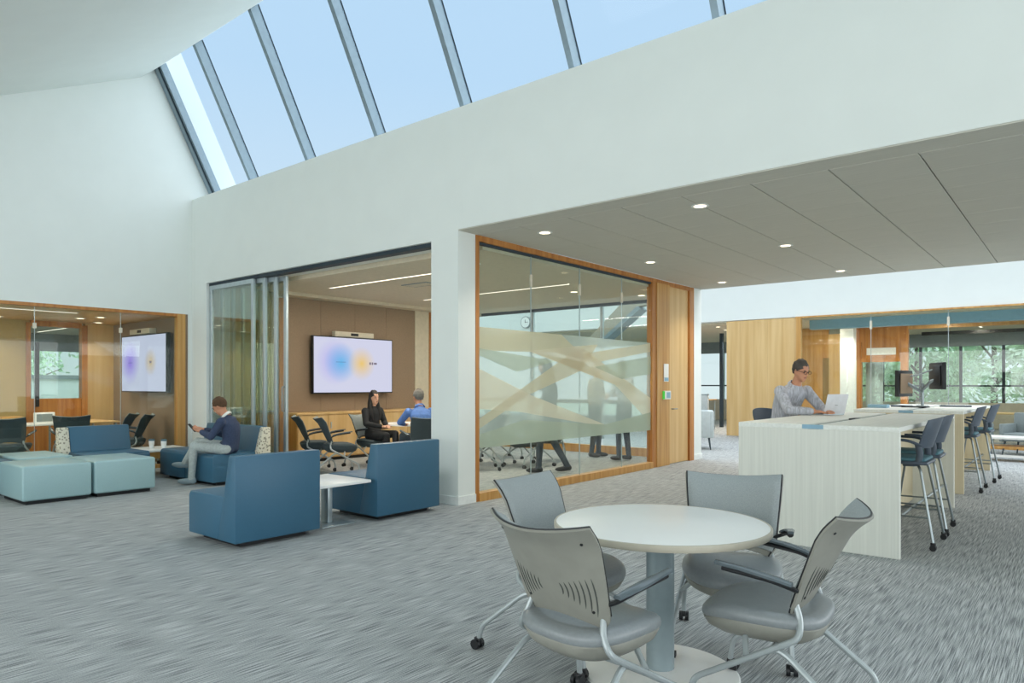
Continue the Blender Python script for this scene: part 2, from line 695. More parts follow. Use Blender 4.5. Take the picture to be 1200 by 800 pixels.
xs = [-10.75 + 1.62 * k for k in range(12)]
for x in xs:
    bm = NB()
    slope_box(bm, x - 0.035, x + 0.035, 0, 1, -0.13, 0.02)
    mo = obj('mullion', bm, 'steel', sk, 0)
    bm = NB()
    slope_box(bm, x - 0.045, x + 0.045, 0, 1, 0.02, 0.03)
    obj('gasket', bm, 'darksteel', mo, 0)
bm = NB()
slope_box(bm, X0 + 0.015, X0 + 0.12, 0, 1, -0.12, 0.03)
slope_box(bm, X0 + 0.135, X0 + 0.19, 0, 1, -0.09, 0.03)
obj('edge_frame', bm, 'steel', sk, 0)
bm = NB()
slope_box(bm, X0 + 0.12, X0 + 0.135, 0, 1, -0.11, 0.03)
slope_box(bm, X0, X0 + 0.015, 0, 1, -0.11, 0.03)
obj('edge_gasket', bm, 'darksteel', sk, 0)
edges = [X0 + 0.16] + xs + [8]
for a, b in zip(edges, edges[1:]):
    bm = NB()
    slope_box(bm, a + 0.036, b - 0.036, 0, 1, 0.0, 0.012)
    obj('pane', bm, 'skyglass', sk, 0)
bm = NB()
prism(bm, [(6.43, 4.3), (6.95, 4.3), (6.95, 4.66), (5.5, 7.6), (4.97, 7.6), (6.43, 4.7)], 'x', X0 - 0.35, X0 + 0.02)
struct('wall_parapet', bm, 'white')

# roofs over the rooms behind
sbx('roof_slab', 'white', -22, 8, 6.43, 12.6, 4.35, 4.66)
sbx('roof_slab_left', 'white', -22, X0 - 0.3, -6, 6.43, 2.95, 3.1)
sbx('roof_slab_far', 'white', -22, 8, 18.9, 28, 3.6, 3.75)

# low tiled ceiling on the right: separate tiles hung in a recessed grid
ceil = struct('ceiling')
bx('backing', 'tilegap', -5.68, 8, Y0 + 0.30, 12.6, 3.24, 3.30, parent=ceil)
bx('edge_strip', 'tile', -5.68, 8, Y0 + 0.004, Y0 + 0.30, 3.222, 3.234, parent=ceil)
tw, tl = 0.665, 0.634
tile_me = None
for i in range(13):
    for j in range(10):
        x = -5.66 + i * tw
        y = 6.225 + j * tl
        if tile_me is None:
            bm = NB()
            box(bm, -tw / 2 + 0.005, tw / 2 - 0.005, -tl / 2 + 0.0015, tl / 2 - 0.0015, -0.02, 0.0, bev=0.003, seg=1)
            o = obj('tile', bm, 'tile', ceil, 0)
            tile_me = o.data
        else:
            o = bpy.data.objects.new('tile', tile_me)
            C.objects.link(o)
            o.parent = ceil
        o.location = (x + tw / 2, y + tl / 2, 3.24)
bx('far_edge_strip', 'tile', -5.68, 8, 12.565, 12.6, 3.222, 3.24, parent=ceil)
bx('tile_field', 'tile', -5.66 + 13 * tw, 8, 6.225, 12.565, 3.222, 3.24, parent=ceil)

# unseen open wall far behind the camera, by the added fill lamp
bm = NB()
box(bm, X0, 8, -6.2, -6.0, 3.2, 3.7)
box(bm, X0, 8, -6.2, -6.0, 0, 0.15)
struct('wall_front', bm, 'white')

# second light well behind: far fascia, pier end
sbx('wall_far', 'white', -22, 8, 18.5, 18.9, 3.15, 5.4)
sbx('trim_2', 'oak', -5.75, 8, 18.46, 18.55, 3.11, 3.15)
sbx('pier', 'white', -5.95, -5.68, 12.28, 12.62, 0, 3.235)
sbx('baseboard_pier', 'trimwhite', -5.95, -5.665, 12.27, 12.635, 0, 0.10)


# ------------------------------------------------------------------ lamps of the building
def downlight(x, y, z, label, group, energy=9):
    t = thing('downlight', label, 'ceiling light', (x, y, z), 0, group)
    bm = NB()
    lathe(bm, [(0.062, 0.0), (0.088, 0.0), (0.090, -0.006), (0.064, -0.008), (0.062, 0.0)], 20)
    obj('trim_ring', bm, 'trimwhite', t)
    bm = NB()
    lathe(bm, [(0, -0.004), (0.064, -0.004), (0.064, 0.0), (0, 0.0)], 20)
    obj('lens', bm, 'lamplit', t)
    if energy:
        l = lamp('downlight_glow', 'AREA', (x, y, z - 0.012), (0, 0, 0), energy, (1, 0.93, 0.82), 0.09, spread=R(110))
    return t


names = [('nearest the white column', 'second, out from the column'), ('third along, over the glass wall end', 'fourth along, in mid ceiling'), ('beside the wooden door', 'beside the far white beam')]
for (j, y) in enumerate((6.64, 9.24, 11.86)):
    for (i, x) in enumerate((-4.95, -3.0)):
        downlight(x, y, 3.2185, 'round recessed downlight in the grey tiled ceiling, ' + names[j][i], 'downlights in the grey tiled ceiling', 9)


def linear(x0, x1, y, z, label, w=0.055, energy=22, along='x', group='linear ceiling lights'):
    t = thing('linear_light', label, 'ceiling light', ((x0 + x1) / 2, y, z), 0 if along == 'x' else PI / 2, group)
    h = (x1 - x0) / 2
    bm = NB()
    box(bm, -h - 0.01, h + 0.01, -w / 2 - 0.012, -w / 2, -0.012, 0)
    box(bm, -h - 0.01, h + 0.01, w / 2, w / 2 + 0.012, -0.012, 0)
    obj('housing', bm, 'tin', t, 0)
    bx('diffuser', 'lampcool', -h, h, -w / 2, w / 2, -0.010, 0, parent=t)
    if energy:
        lamp('linear_glow', 'AREA', ((x0 + x1) / 2, y, z - 0.02), (0, 0, 0 if along == 'x' else PI / 2), energy, (1, 0.9, 0.75), x1 - x0, w)
    return t


# ------------------------------------------------------------------ glazed meeting room in the middle
mz = 3.08
sbx('ceiling_meeting', 'roomceil', -11.6, -5.75, 6.43, 12.3, mz, mz + 0.08)
bm = NB()
box(bm, -11.6, -11.35, 6.2, 12.3, 0, mz)
struct('wall_meeting', bm, 'white')
# brown fabric panels around the display
pan = struct('wall_fabric')
for k in range(4):
    a = 7.2 + k * 0.81
    bx('panel', 'tack', -11.35, -11.32, a + 0.002, a + 0.808, 0.90, 3.02, parent=pan, bev=0.003, seg=1)
sbx('trim_3', 'roomceil', -11.35, -11.0, 7.0, 12.3, 3.02, mz)
sbx('trim_4', 'oakdark', -11.35, -11.22, 7.06, 7.19, 0, 2.98)
sbx('wall_meeting_side', 'olive', -11.35, -11.31, 6.2, 7.06, 0, mz)
wb = thing('whiteboard', 'cream writing board on the wall behind the sliding glass doors', 'whiteboard', (-11.30, 6.62, 0))
bx('board', 'creamboard', 0, 0.02, -0.38, 0.38, 0.95, 2.15, parent=wb, bev=0.004)
bx('tray', 'alu', 0.02, 0.06, -0.36, 0.36, 0.92, 0.95, parent=wb)
bx('low_cabinet', 'oak', 0, 0.02, -0.38, 0.38, 0.3, 0.88, parent=wb)
sbx('trim_5', 'oakdark', -11.35, -11.30, 10.85, 10.95, 0, mz)
sbx('wall_return', 'roomceil', -11.35, -11.31, 10.44, 10.85, 0, mz)

# credenza under the display
cr = thing('credenza', 'pale oak wall credenza under the display in the meeting room', 'cabinet', (-11.32, 8.9, 0))
bx('body', 'oak', 0.0, 0.46, -1.72, 2.2, 0.06, 0.86, parent=cr)
bx('top', 'oakpale', 0.0, 0.49, -1.74, 2.2, 0.86, 0.90, parent=cr, bev=0.004)
bx('plinth', 'black', 0.02, 0.42, -1.70, 2.2, 0.0, 0.06, parent=cr)
for k in range(6):
    y = -1.71 + k * 0.65
    d = bx('door', 'oakpale', 0.46, 0.478, y + 0.004, y + 0.646, 0.08, 0.85, parent=cr, bev=0.002, seg=1)
    bx('handle', 'alu', 0.478, 0.492, y + (0.58 if k % 2 == 0 else 0.05), y + (0.60 if k % 2 == 0 else 0.07), 0.60, 0.72, parent=d)


def wall_tv(label, loc, rotz, w, h, scr, dashes):
    """local: screen faces -Y, X to the viewer's right, origin at its centre"""
    t = thing('display', label, 'television', loc, rotz)
    bx('casing', 'bezel', -w / 2, w / 2, -0.03, 0.05, -h / 2, h / 2, parent=t, bev=0.006)
    s = bx('screen', scr, -w / 2 + 0.02, w / 2 - 0.02, -0.034, -0.028, -h / 2 + 0.022, h / 2 - 0.02, parent=t)
    for (a, b, z, th, m) in dashes:
        bx('caption', m, a, b, -0.0355, -0.034, z - th / 2, z + th / 2, parent=s)
    bx('wall_mount', 'black', -0.35, 0.35, 0.05, 0.12, -0.25, 0.25, parent=t)
    return t


M['cap1'] = emis('caption_blue', '#6f7fb0', 0.8)
M['cap2'] = emis('caption_grey', '#8d8494', 0.8)
SA = screen_mat('screen_a', [(-0.47, 0.06, 0.46, '#b9b4f4'), (-0.33, 0.05, 0.40, '#6cbcee'), (0.17, 0.04, 0.34, '#eecb78')])
dA = [(-0.45, -0.22, 0.06, 0.008, 'cap1'), (0.36, 0.40, 0.045, 0.05, 'cap2'), (0.42, 0.455, 0.045, 0.05, 'cap2'), (0.475, 0.55, 0.045, 0.04, 'cap2')]
wall_tv('wide wall display with blue and yellow glows above the oak credenza', (-11.20, 8.70, 1.79), PI / 2, 1.94, 1.10, SA, dA)
vb = thing('video_bar', 'beige conference camera bar on top of the meeting room display', 'camera', (-11.22, 8.70, 2.345))
bx('housing', 'tin', -0.05, 0.06, -0.47, 0.47, 0.0, 0.10, parent=vb, bev=0.008)
bx('lens_window', 'black', 0.058, 0.064, -0.10, 0.08, 0.025, 0.075, parent=vb, bev=0.002)

linear(-10.05, -6.9, 7.29, mz - 0.001, 'long linear ceiling light nearest the sliding glass doors', energy=60)
linear(-10.05, -6.6, 9.5, mz - 0.001, 'long linear ceiling light deeper in the meeting room', energy=60)
for (x, y, n) in ((-8.2, 8.4, 'between the two linear lights'), (-7.1, 10.4, 'behind the second linear light'), (-6.5, 7.1, 'by the glass wall frame'), (-6.4, 11.6, 'near the far end of the glass wall')):
    downlight(x, y, mz - 0.001, 'round downlight in the warm meeting room ceiling, ' + n, 'downlights in the meeting room', 5)
v = thing('air_vent', 'pale slotted air vent in the meeting room ceiling', 'vent', (-8.55, 8.0, mz))
bx('vent_frame', 'slategrey', -0.3, 0.3, -0.15, 0.15, -0.012, 0, parent=v)
for k in range(5):
    bx('slat', 'roomceil', -0.28, 0.28, -0.12 + k * 0.05, -0.10 + k * 0.05, -0.018, -0.012, parent=v)

# sliding glass doors, stacked at the left of the opening
sd = struct('door_1')


def slide_leaf(x0, x1, y, handle=False):
    bm = NB()
    for a, b in ((x0, x0 + 0.07), (x1 - 0.07, x1)):
        box(bm, a, b, y - 0.022, y + 0.022, 0.02, 3.10, bev=0.004, seg=1)
    box(bm, x0 + 0.07, x1 - 0.07, y - 0.02, y + 0.02, 3.03, 3.10)
    box(bm, x0 + 0.07, x1 - 0.07, y - 0.02, y + 0.02, 0.02, 0.12)
    f = obj('leaf_frame', bm, 'alu', sd, 35)
    bx('pane', 'glassgreen', x0 + 0.07, x1 - 0.07, y - 0.005, y + 0.005, 0.12, 3.03, parent=f)
    if handle:
        bm = NB()
        tube(bm, bend([(x1 - 0.035, y - 0.022, 1.0), (x1 - 0.035, y - 0.07, 1.0), (x1 - 0.035, y - 0.07, 1.38), (x1 - 0.035, y - 0.022, 1.38)], 0.02), 0.011)
        obj('pull_handle', bm, 'chrome', f)


slide_leaf(-11.62, -10.22, 5.985)
slide_leaf(-11.36, -9.98, 6.045)
slide_leaf(-11.12, -9.76, 6.105)
slide_leaf(-10.92, -9.58, 6.165, True)

# ------------------------------------------------------------------ glass wall on the right of the meeting room
GX = -5.72
gw = struct('window_2')
bm = NB()
box(bm, GX - 0.06, GX + 0.05, 6.22, 6.28, 0, 3.22)
obj('frame_post', bm, 'oakdark', gw, 0)
bx('frame_head', 'oakdark', GX - 0.06, GX + 0.05, 6.28, 12.28, 3.15, 3.222, parent=gw)
bx('head_channel', 'darksteel', GX - 0.02, GX + 0.02, 6.28, 10.66, 3.12, 3.15, parent=gw)
bx('frame_sill', 'oak', GX - 0.06, GX + 0.07, 6.28, 10.66, 0, 0.10, parent=gw)
seams = [6.28, 7.36, 8.52, 9.72, 10.66]
for a, b in zip(seams, seams[1:]):
    bx('pane', 'glass', GX - 0.006, GX + 0.006, a + 0.004, b - 0.004, 0.10, 3.13, parent=gw)
for s in seams[1:-1]:
    bx('seam', 'alu', GX - 0.007, GX + 0.007, s - 0.004, s + 0.004, 0.10, 3.13, parent=gw)
    for z in (2.72,):
        bx('glass_clip', 'tin', GX - 0.012, GX + 0.014, s - 0.02, s + 0.02, z, z + 0.16, parent=gw, bev=0.003)

# etched film with overlapping shards, on the room-side face of the glass
M['film0'] = frost('film_light', '#dcebe8', 0.68)
M['film1'] = frost('film_beige', '#e2dcc6', 0.48)
M['film2'] = frost('film_sage', '#cbd5c6', 0.55)
M['film3'] = frost('film_cream', '#f1ecdc', 0.5)
film = thing('etched_film', 'frosted graphic film of overlapping shards across the glass wall', 'window film', (GX + 0.008, 0, 0))
K = [0]


def shard(poly, m):
    bm = NB()
    prism(bm, poly, 'x', 0.0012 * K[0], 0.0012 * K[0] + 0.0006)
    K[0] += 1
    obj('shard', bm, m, film, 0)


SHARDS_HERE = 1
FB, FT = 0.64, 2.12
shard([(6.285, FB), (10.72, FB), (10.72, FT), (6.285, FT)], 'film0')
shard([(6.285, FT), (8.05, FT), (8.55, 1.86), (10.72, FT), (10.72, 1.98), (8.9, 1.74), (7.9, 1.86), (6.285, 1.83)], 'film1')
shard([(6.285, 0.98), (8.55, 1.98), (9.0, 2.02), (8.55, 1.62), (7.3, 1.28), (6.285, 0.86)], 'film1')
shard([(7.3, 1.86), (8.5, 1.98), (10.72, 0.72), (10.72, 1.16), (9.6, 1.40), (8.6, 1.74)], 'film3')
shard([(6.285, 1.62), (7.4, 1.26), (9.2, 0.80), (8.95, 0.80), (7.1, 1.06), (6.285, 1.12)], 'film3')
shard([(6.285, 0.80), (7.2, 0.95), (9.2, 0.80), (10.72, 0.95), (10.72, FB), (6.285, FB)], 'film2')
shard([(6.285, 1.78), (7.05, 1.58), (7.9, 1.74), (6.285, 1.86)], 'film2')
shard([(8.9, 1.68), (10.72, 1.90), (10.72, 1.60), (9.7, 1.50)], 'film2')

# wooden end panel, door, plates
sbx('wall_post', 'oak', GX - 0.07, GX + 0.06, 10.80, 11.27, 0, 3.16)
sbx('trim_7', 'oakdark', GX - 0.06, GX + 0.045, 10.66, 10.80, 0, 3.16)
sbx('trim_8', 'oakdark', GX - 0.06, GX - 0.03, 11.27, 11.32, 0, 3.16)
dr = struct('door_2')
bx('frame_jamb', 'oakdark', GX - 0.06, GX + 0.06, 12.08, 12.26, 0, 3.16, parent=dr)
bx('leaf', 'oakpale', GX - 0.02, GX + 0.02, 11.31, 12.08, 0.01, 3.15, parent=dr)
bm = NB()
tube(bm, bend([(GX + 0.02, 11.42, 0.98), (GX + 0.07, 11.42, 0.98), (GX + 0.07, 11.55, 0.98)], 0.02), 0.009)
obj('lever', bm, 'chrome', dr)
pl = thing('sign_plate', 'white room sign with a blue lower band beside the wooden door', 'sign', (GX + 0.062, 11.12, 1.62))
bx('plate', 'laminate', 0, 0.012, -0.085, 0.085, -0.155, 0.155, parent=pl, bev=0.003)
bx('blue_band', 'bluegrey', 0.012, 0.014, -0.075, 0.075, -0.145, -0.085, parent=pl)
tp = thing('room_controller', 'small white touch panel with green edge light by the door', 'touch panel', (GX + 0.062, 11.13, 1.23))
bx('housing', 'laminate', 0, 0.035, -0.11, 0.12, -0.075, 0.075, parent=tp, bev=0.006)
bx('display', 'bluegrey', 0.035, 0.037, -0.05, 0.09, -0.05, 0.05, parent=tp)
bx('indicator', 'green', 0.0, 0.038, -0.135, -0.112, -0.07, 0.07, parent=tp, bev=0.004)

# glazed back of the meeting room, looking into the second light well
bw = struct('window_3')
for x in (-11.3, -9.5, -7.7, -5.95):
    bx('mullion', 'alu', x - 0.03, x + 0.03, 12.27, 12.33, 0.3, mz, parent=bw)
bx('head', 'black', -11.35, -5.9, 12.26, 12.34, mz - 0.06, mz, parent=bw)
bx('rail', 'slategrey', -11.35, -5.9, 12.26, 12.34, 1.02, 1.10, parent=bw)
bx('sill', 'oak', -11.35, -5.9, 12.24, 12.36, 0.0, 0.16, parent=bw)
for a, b in ((-11.27, -9.53), (-9.47, -7.73), (-7.67, -5.98)):
    bx('pane', 'glass', a, b, 12.296, 12.304, 0.16, mz - 0.06, parent=bw)
# sloped grey stair stringer and clock in the light well beyond
st = thing('sloped_beam', 'sloping grey steel beam seen through the top of the glass wall', 'beam', (0, 15.6, 0))
bm = NB()
prism(bm, [(-10.35, 2.42), (-9.9, 2.42), (-8.65, 3.36), (-8.2, 3.42), (-8.2, 3.66), (-8.9, 3.66)], 'y', -0.12, 0.12)
obj('stringer', bm, 'stringer', st, 0)
bm = NB()
prism(bm, [(-9.88, 2.42), (-9.75, 2.42), (-8.55, 3.28), (-8.63, 3.36)], 'y', -0.2, 0.2)
obj('lower_flange', bm, 'steel', st, 0)
ck = thing('wall_clock', 'round white wall clock seen through the glass wall', 'clock', (-14.55, 18.44, 3.5))
bm = NB()
tube(bm, [(0, 0.05, 0), (0, -0.02, 0)], [0.20, 0.20], 28)
obj('rim', bm, 'slategrey', ck)
bm = NB()
tube(bm, [(0, -0.018, 0), (0, -0.026, 0)], [0.175, 0.175], 28)
obj('dial', bm, 'laminate', ck)
bx('hour_hand', 'black', -0.008, 0.008, -0.032, -0.027, -0.02, 0.09, parent=ck)
bx('minute_hand', 'black', -0.02, 0.12, -0.032, -0.027, -0.006, 0.006, parent=ck)
#PART2
# ------------------------------------------------------------------ left meeting room
lz = 2.60
sbx('ceiling_left', 'oakpale', -15.2, X0 - 0.3, -6, 5.75, lz, lz + 0.1)
sbx('wall_display', 'tack', -15.2, X0 - 0.02, 5.75, 5.86, 0, lz + 0.05)
lw = struct('window_4')
bx('frame_jamb', 'oak', X0 - 0.10, X0 + 0.01, 5.66, 5.80, 0, 2.64, parent=lw)
bx('frame_head', 'oakdark', X0 - 0.10, X0 - 0.0, -1.2, 5.66, 2.59, 2.64, parent=lw)
bx('sill', 'oak', X0 - 0.10, X0 - 0.0, -1.2, 5.66, 0.0, 0.06, parent=lw)
ys = [5.66, 4.76, 3.55, 2.35, 1.15, -0.05, -1.2]
for a, b in zip(ys, ys[1:]):
    bx('pane', 'glass', X0 - 0.056, X0 - 0.044, b + 0.003, a - 0.003, 0.06, 2.59, parent=lw)
for y in ys[1:-1]:
    bx('seam', 'alu', X0 - 0.057, X0 - 0.043, y - 0.003, y + 0.003, 0.06, 2.59, parent=lw)
    bx('glass_clip', 'tin', X0 - 0.066, X0 - 0.03, y - 0.022, y + 0.022, 2.26, 2.34, parent=lw)
# end wall of that room with an inner window
bm = NB()
box(bm, -15.2, -15.07, 5.24, 5.75, 0, lz)
struct('wall_left_room', bm, 'oakpale')
sbx('wall_left_room_olive', 'olive', -15.2, -15.07, -6, 4.31, 0, lz)
sbx('wall_left_room_sill', 'oakdark', -15.2, -15.07, 4.31, 5.24, 0, 1.15)
iw = struct('window_5')
bx('frame_jamb', 'oakdark', -15.2, -15.04, 5.17, 5.27, 0, 2.56, parent=iw)
bx('frame_jamb', 'oakdark', -15.2, -15.04, 4.25, 4.32, 0, 2.56, parent=iw)
bx('frame_head', 'oakdark', -15.2, -15.04, 4.32, 5.17, 2.5, 2.6, parent=iw)
bx('pane', 'glass', -15.14, -15.13, 4.32, 5.17, 1.15, 2.5, parent=iw)
bx('pull_bar', 'black', -15.10, -15.05, 4.40, 4.46, 1.0, 2.2, parent=iw)
# corridor and outside window behind it
sbx('ceiling_corridor', 'roomceil', -19.0, -15.2, -6, 7, lz, lz + 0.1)
ew = struct('window_6')
for y in (3.2, 5.4, 7.0):
    bx('mullion', 'alu', -19.0, -18.9, y - 0.04, y + 0.04, 0, lz, parent=ew)
bx('sill', 'white', -19.05, -18.85, -6, 7.5, 0, 0.75, parent=ew)
bx('head', 'slategrey', -19.05, -18.85, -6, 7.5, 2.2, lz, parent=ew)
for a, b in ((-6, 3.16), (3.24, 5.36), (5.44, 6.96)):
    bx('pane', 'glass', -18.96, -18.95, a, b, 0.75, 2.2, parent=ew)
linear(-18.2, -15.9, 5.35, lz - 0.001, 'linear light seen through the small inner window of the left room', energy=8)


def linear_y(x, y0, y1, z, label, energy):
    t = thing('linear_light', label, 'ceiling light', (x, (y0 + y1) / 2, z), PI / 2, 'linear ceiling lights')
    h = (y1 - y0) / 2
    bm = NB()
    box(bm, -h - 0.01, h + 0.01, -0.045, -0.033, -0.012, 0)
    box(bm, -h - 0.01, h + 0.01, 0.033, 0.045, -0.012, 0)
    obj('housing', bm, 'tin', t, 0)
    bx('diffuser', 'lampcool', -h, h, -0.033, 0.033, -0.010, 0, parent=t)
    lamp('linear_glow', 'AREA', (x, (y0 + y1) / 2, z - 0.02), (0, 0, PI / 2), energy, (1, 0.88, 0.70), y1 - y0, 0.06)
    return t


linear_y(-12.85, 0.2, 4.35, lz - 0.001, 'long linear light just behind the glazing of the left meeting room', 55)
for (x, y, n) in ((-13.9, 4.75, 'above the inner window'), (-13.4, 4.9, 'between the display and the inner window'), (-14.6, 3.7, 'at its far left'), (-14.6, 5.3, 'nearest its display')):
    downlight(x, y, lz - 0.001, 'small downlight in the left meeting room ceiling, ' + n, 'downlights in the left room', 4)
SB = screen_mat('screen_b', [(-0.55, 0.02, 0.42, '#9a80ea'), (0.32, 0.02, 0.26, '#d2b98c')], '#cfd4ec', 0.9)
dB = [(-0.62, -0.45, 0.02, 0.008, 'cap1'), (0.28, 0.36, 0.02, 0.04, 'cap2')]
wall_tv('wall display with a violet glow inside the left meeting room', (-13.36, 5.63, 1.80), 0, 1.86, 1.06, SB, dB)
vb = thing('video_bar', 'beige camera bar above the display in the left meeting room', 'camera', (-13.55, 5.66, 2.345))
bx('housing', 'tin', -0.42, 0.42, -0.05, 0.08, 0.0, 0.10, parent=vb, bev=0.008)
bx('lens_window', 'black', -0.08, 0.08, -0.054, -0.048, 0.025, 0.075, parent=vb)

# ------------------------------------------------------------------ furniture builders


def lounge_sofa(label, loc, rotz, w=0.87, d=0.85, seats=1, back0=None, group=None, endpanel=None, m='blue', face=None):
    """local: sits facing +Y, centred on x; back at -Y"""
    t = thing('lounge_sofa', label, 'sofa', loc, rotz, group)
    h = w / 2
    b0 = -h if back0 is None else back0
    yb = -d / 2
    bm = NB()
    sw = w / seats
    for k in range(seats):
        b2 = bmesh.new()
        prof = [(yb + 0.30, 0.05), (d / 2, 0.05), (d / 2, 0.40), (d / 2 - 0.03, 0.44), (yb + 0.17, 0.44)]
        rprism(b2, prof, 'x', -h + k * sw + 0.004, -h + (k + 1) * sw - 0.004, 0.016, 2)
        merge(bm, b2)
    obj('seat', bm, m, t, 40)
    bm = NB()
    a = 0.035 if endpanel else 0
    rprism(bm, [(yb, 0.05), (yb + 0.30, 0.05), (yb + 0.20, 0.44), (yb + 0.115, 0.80), (yb, 0.80)], 'x', b0 + (a if endpanel != 'plus' else 0), h - (a if endpanel == 'plus' else 0), 0.014, 2)
    obj('backrest', bm, m, t, 40)
    bm = NB()
    box(bm, -h + 0.10, h - 0.10, yb + 0.10, d / 2 - 0.10, 0.0, 0.05)
    obj('plinth', bm, 'black', t, 0)
    # welt line along the top of the seat front
    bm = NB()
    tube(bm, [(-h + 0.03, d / 2 - 0.012, 0.425), (h - 0.03, d / 2 - 0.012, 0.425)], 0.004, 6)
    obj('piping', bm, m, t)
    if endpanel:
        x0, x1 = (b0 - 0.06, b0 + 0.034) if endpanel == 'minus' else (h - 0.034, h + 0.10)
        bm = NB()
        rprism(bm, [(yb, 0.06), (yb + 0.31, 0.06), (yb + 0.215, 0.44), (yb + 0.13, 0.79), (yb, 0.79)], 'x', x0, x1, 0.02, 2)
        e = obj('end_cushion', bm, 'dots', t, 40)
        e['label'] = 'dotted grey and cream fabric end cushion'
    return t


def ottoman(label, loc, sx, sy, m, group):
    t = thing('ottoman', label, 'ottoman', loc, 0, group)
    bx('cushion', m, -sx / 2, sx / 2, -sy / 2, sy / 2, 0.045, 0.455, parent=t, bev=0.028, seg=3)
    bx('plinth', 'black', -sx / 2 + 0.05, sx / 2 - 0.05, -sy / 2 + 0.05, sy / 2 - 0.05, 0, 0.045, parent=t)
    bm = NB()
    for s in (-1, 1):
        tube(bm, [(-sx / 2 + 0.03, s * (sy / 2 - 0.006), 0.43), (sx / 2 - 0.03, s * (sy / 2 - 0.006), 0.43)], 0.004, 6)
        tube(bm, [(s * (sx / 2 - 0.006), -sy / 2 + 0.03, 0.43), (s * (sx / 2 - 0.006), sy / 2 - 0.03, 0.43)], 0.004, 6)
    obj('piping', bm, m, t)
    return t


lounge_sofa('blue vinyl lounge seat seen from behind, left of the white side table', (-6.02, 3.53, 0), PI / 2, 0.86, 0.84)
lounge_sofa('blue vinyl lounge seat against the white column', (-6.06, 5.12, 0), PI / 2, 0.90, 0.86)
lounge_sofa('blue two-seat sofa that the man in the navy jacket sits on', (-10.13, 5.26, 0), PI, 1.62, 0.86, 2, endpanel='minus', back0=-0.81)
lounge_sofa('blue lounge seat against the left glazing with a dotted end cushion', (-11.08, 4.14, 0), -PI / 2, 0.86, 0.88, endpanel='plus')
lounge_sofa('blue lounge seat cut by the left edge of the photo', (-11.08, 2.45, 0), -PI / 2, 0.86, 0.88)
ottoman('pale blue ottoman at the front left of its row', (-10.02, 3.03, 0), 0.92, 0.74, 'paleblue', 'pale blue ottomans')
ottoman('pale blue ottoman at the right end of the front row', (-10.02, 3.80, 0), 0.92, 0.74, 'paleblue', 'pale blue ottomans')
ottoman('pale blue ottoman behind the front pair, between two blue seats', (-11.2, 3.245, 0), 1.05, 0.64, 'paleblue', 'pale blue ottomans')

# white side table between the two lounge seats
t = thing('side_table', 'white side table between the two blue lounge seats', 'table', (-6.02, 4.31, 0))
bx('tabletop', 'laminate', -0.37, 0.37, -0.33, 0.30, 0.415, 0.445, parent=t, bev=0.006)
bm = NB()
box(bm, -0.03, 0.09, -0.03, 0.03, 0.012, 0.415, bev=0.01)
obj('post', bm, 'alu', t)
bx('base_plate', 'alu', -0.24, 0.24, -0.2, 0.2, 0, 0.012, parent=t, bev=0.004)

# coffee table in the corner with two cups
t = thing('coffee_table', 'low oak coffee table with a white top in the far corner', 'table', (-11.42, 5.06, 0))
bx('tabletop', 'laminate', -0.36, 0.36, -0.36, 0.36, 0.375, 0.405, parent=t, bev=0.004)
bx('apron', 'oak', -0.33, 0.33, -0.33, 0.33, 0.27, 0.375, parent=t)
for sx in (-1, 1):
    for sy in (-1, 1):
        bx('leg', 'oak', sx * 0.30 - 0.025, sx * 0.30 + 0.025, sy * 0.30 - 0.025, sy * 0.30 + 0.025, 0, 0.27, parent=t)


def cup(label, loc):
    t = thing('paper_cup', label, 'cup', loc, 0, 'cups on the coffee table')
    bm = NB()
    lathe(bm, [(0, 0), (0.03, 0), (0.043, 0.12), (0, 0.12)], 16)
    obj('body', bm, 'cup', t)
    bm = NB()
    lathe(bm, [(0.0365, 0.045), (0.0385, 0.046), (0.0425, 0.09), (0.0405, 0.092)], 16)
    obj('sleeve', bm, 'whitecloth', t)
    bm = NB()
    lathe(bm, [(0, 0.118), (0.046, 0.118), (0.046, 0.128), (0.038, 0.145), (0, 0.145)], 16)
    obj('lid', bm, 'sleeve', t)


cup('lidded paper cup on the coffee table, nearer the violet display', (-11.45, 4.93, 0.405))
cup('lidded paper cup on the coffee table, nearer the seated man', (-11.25, 5.03, 0.405))

# ------------------------------------------------------------------ nesting chairs


def V(*a): return Vector(a)


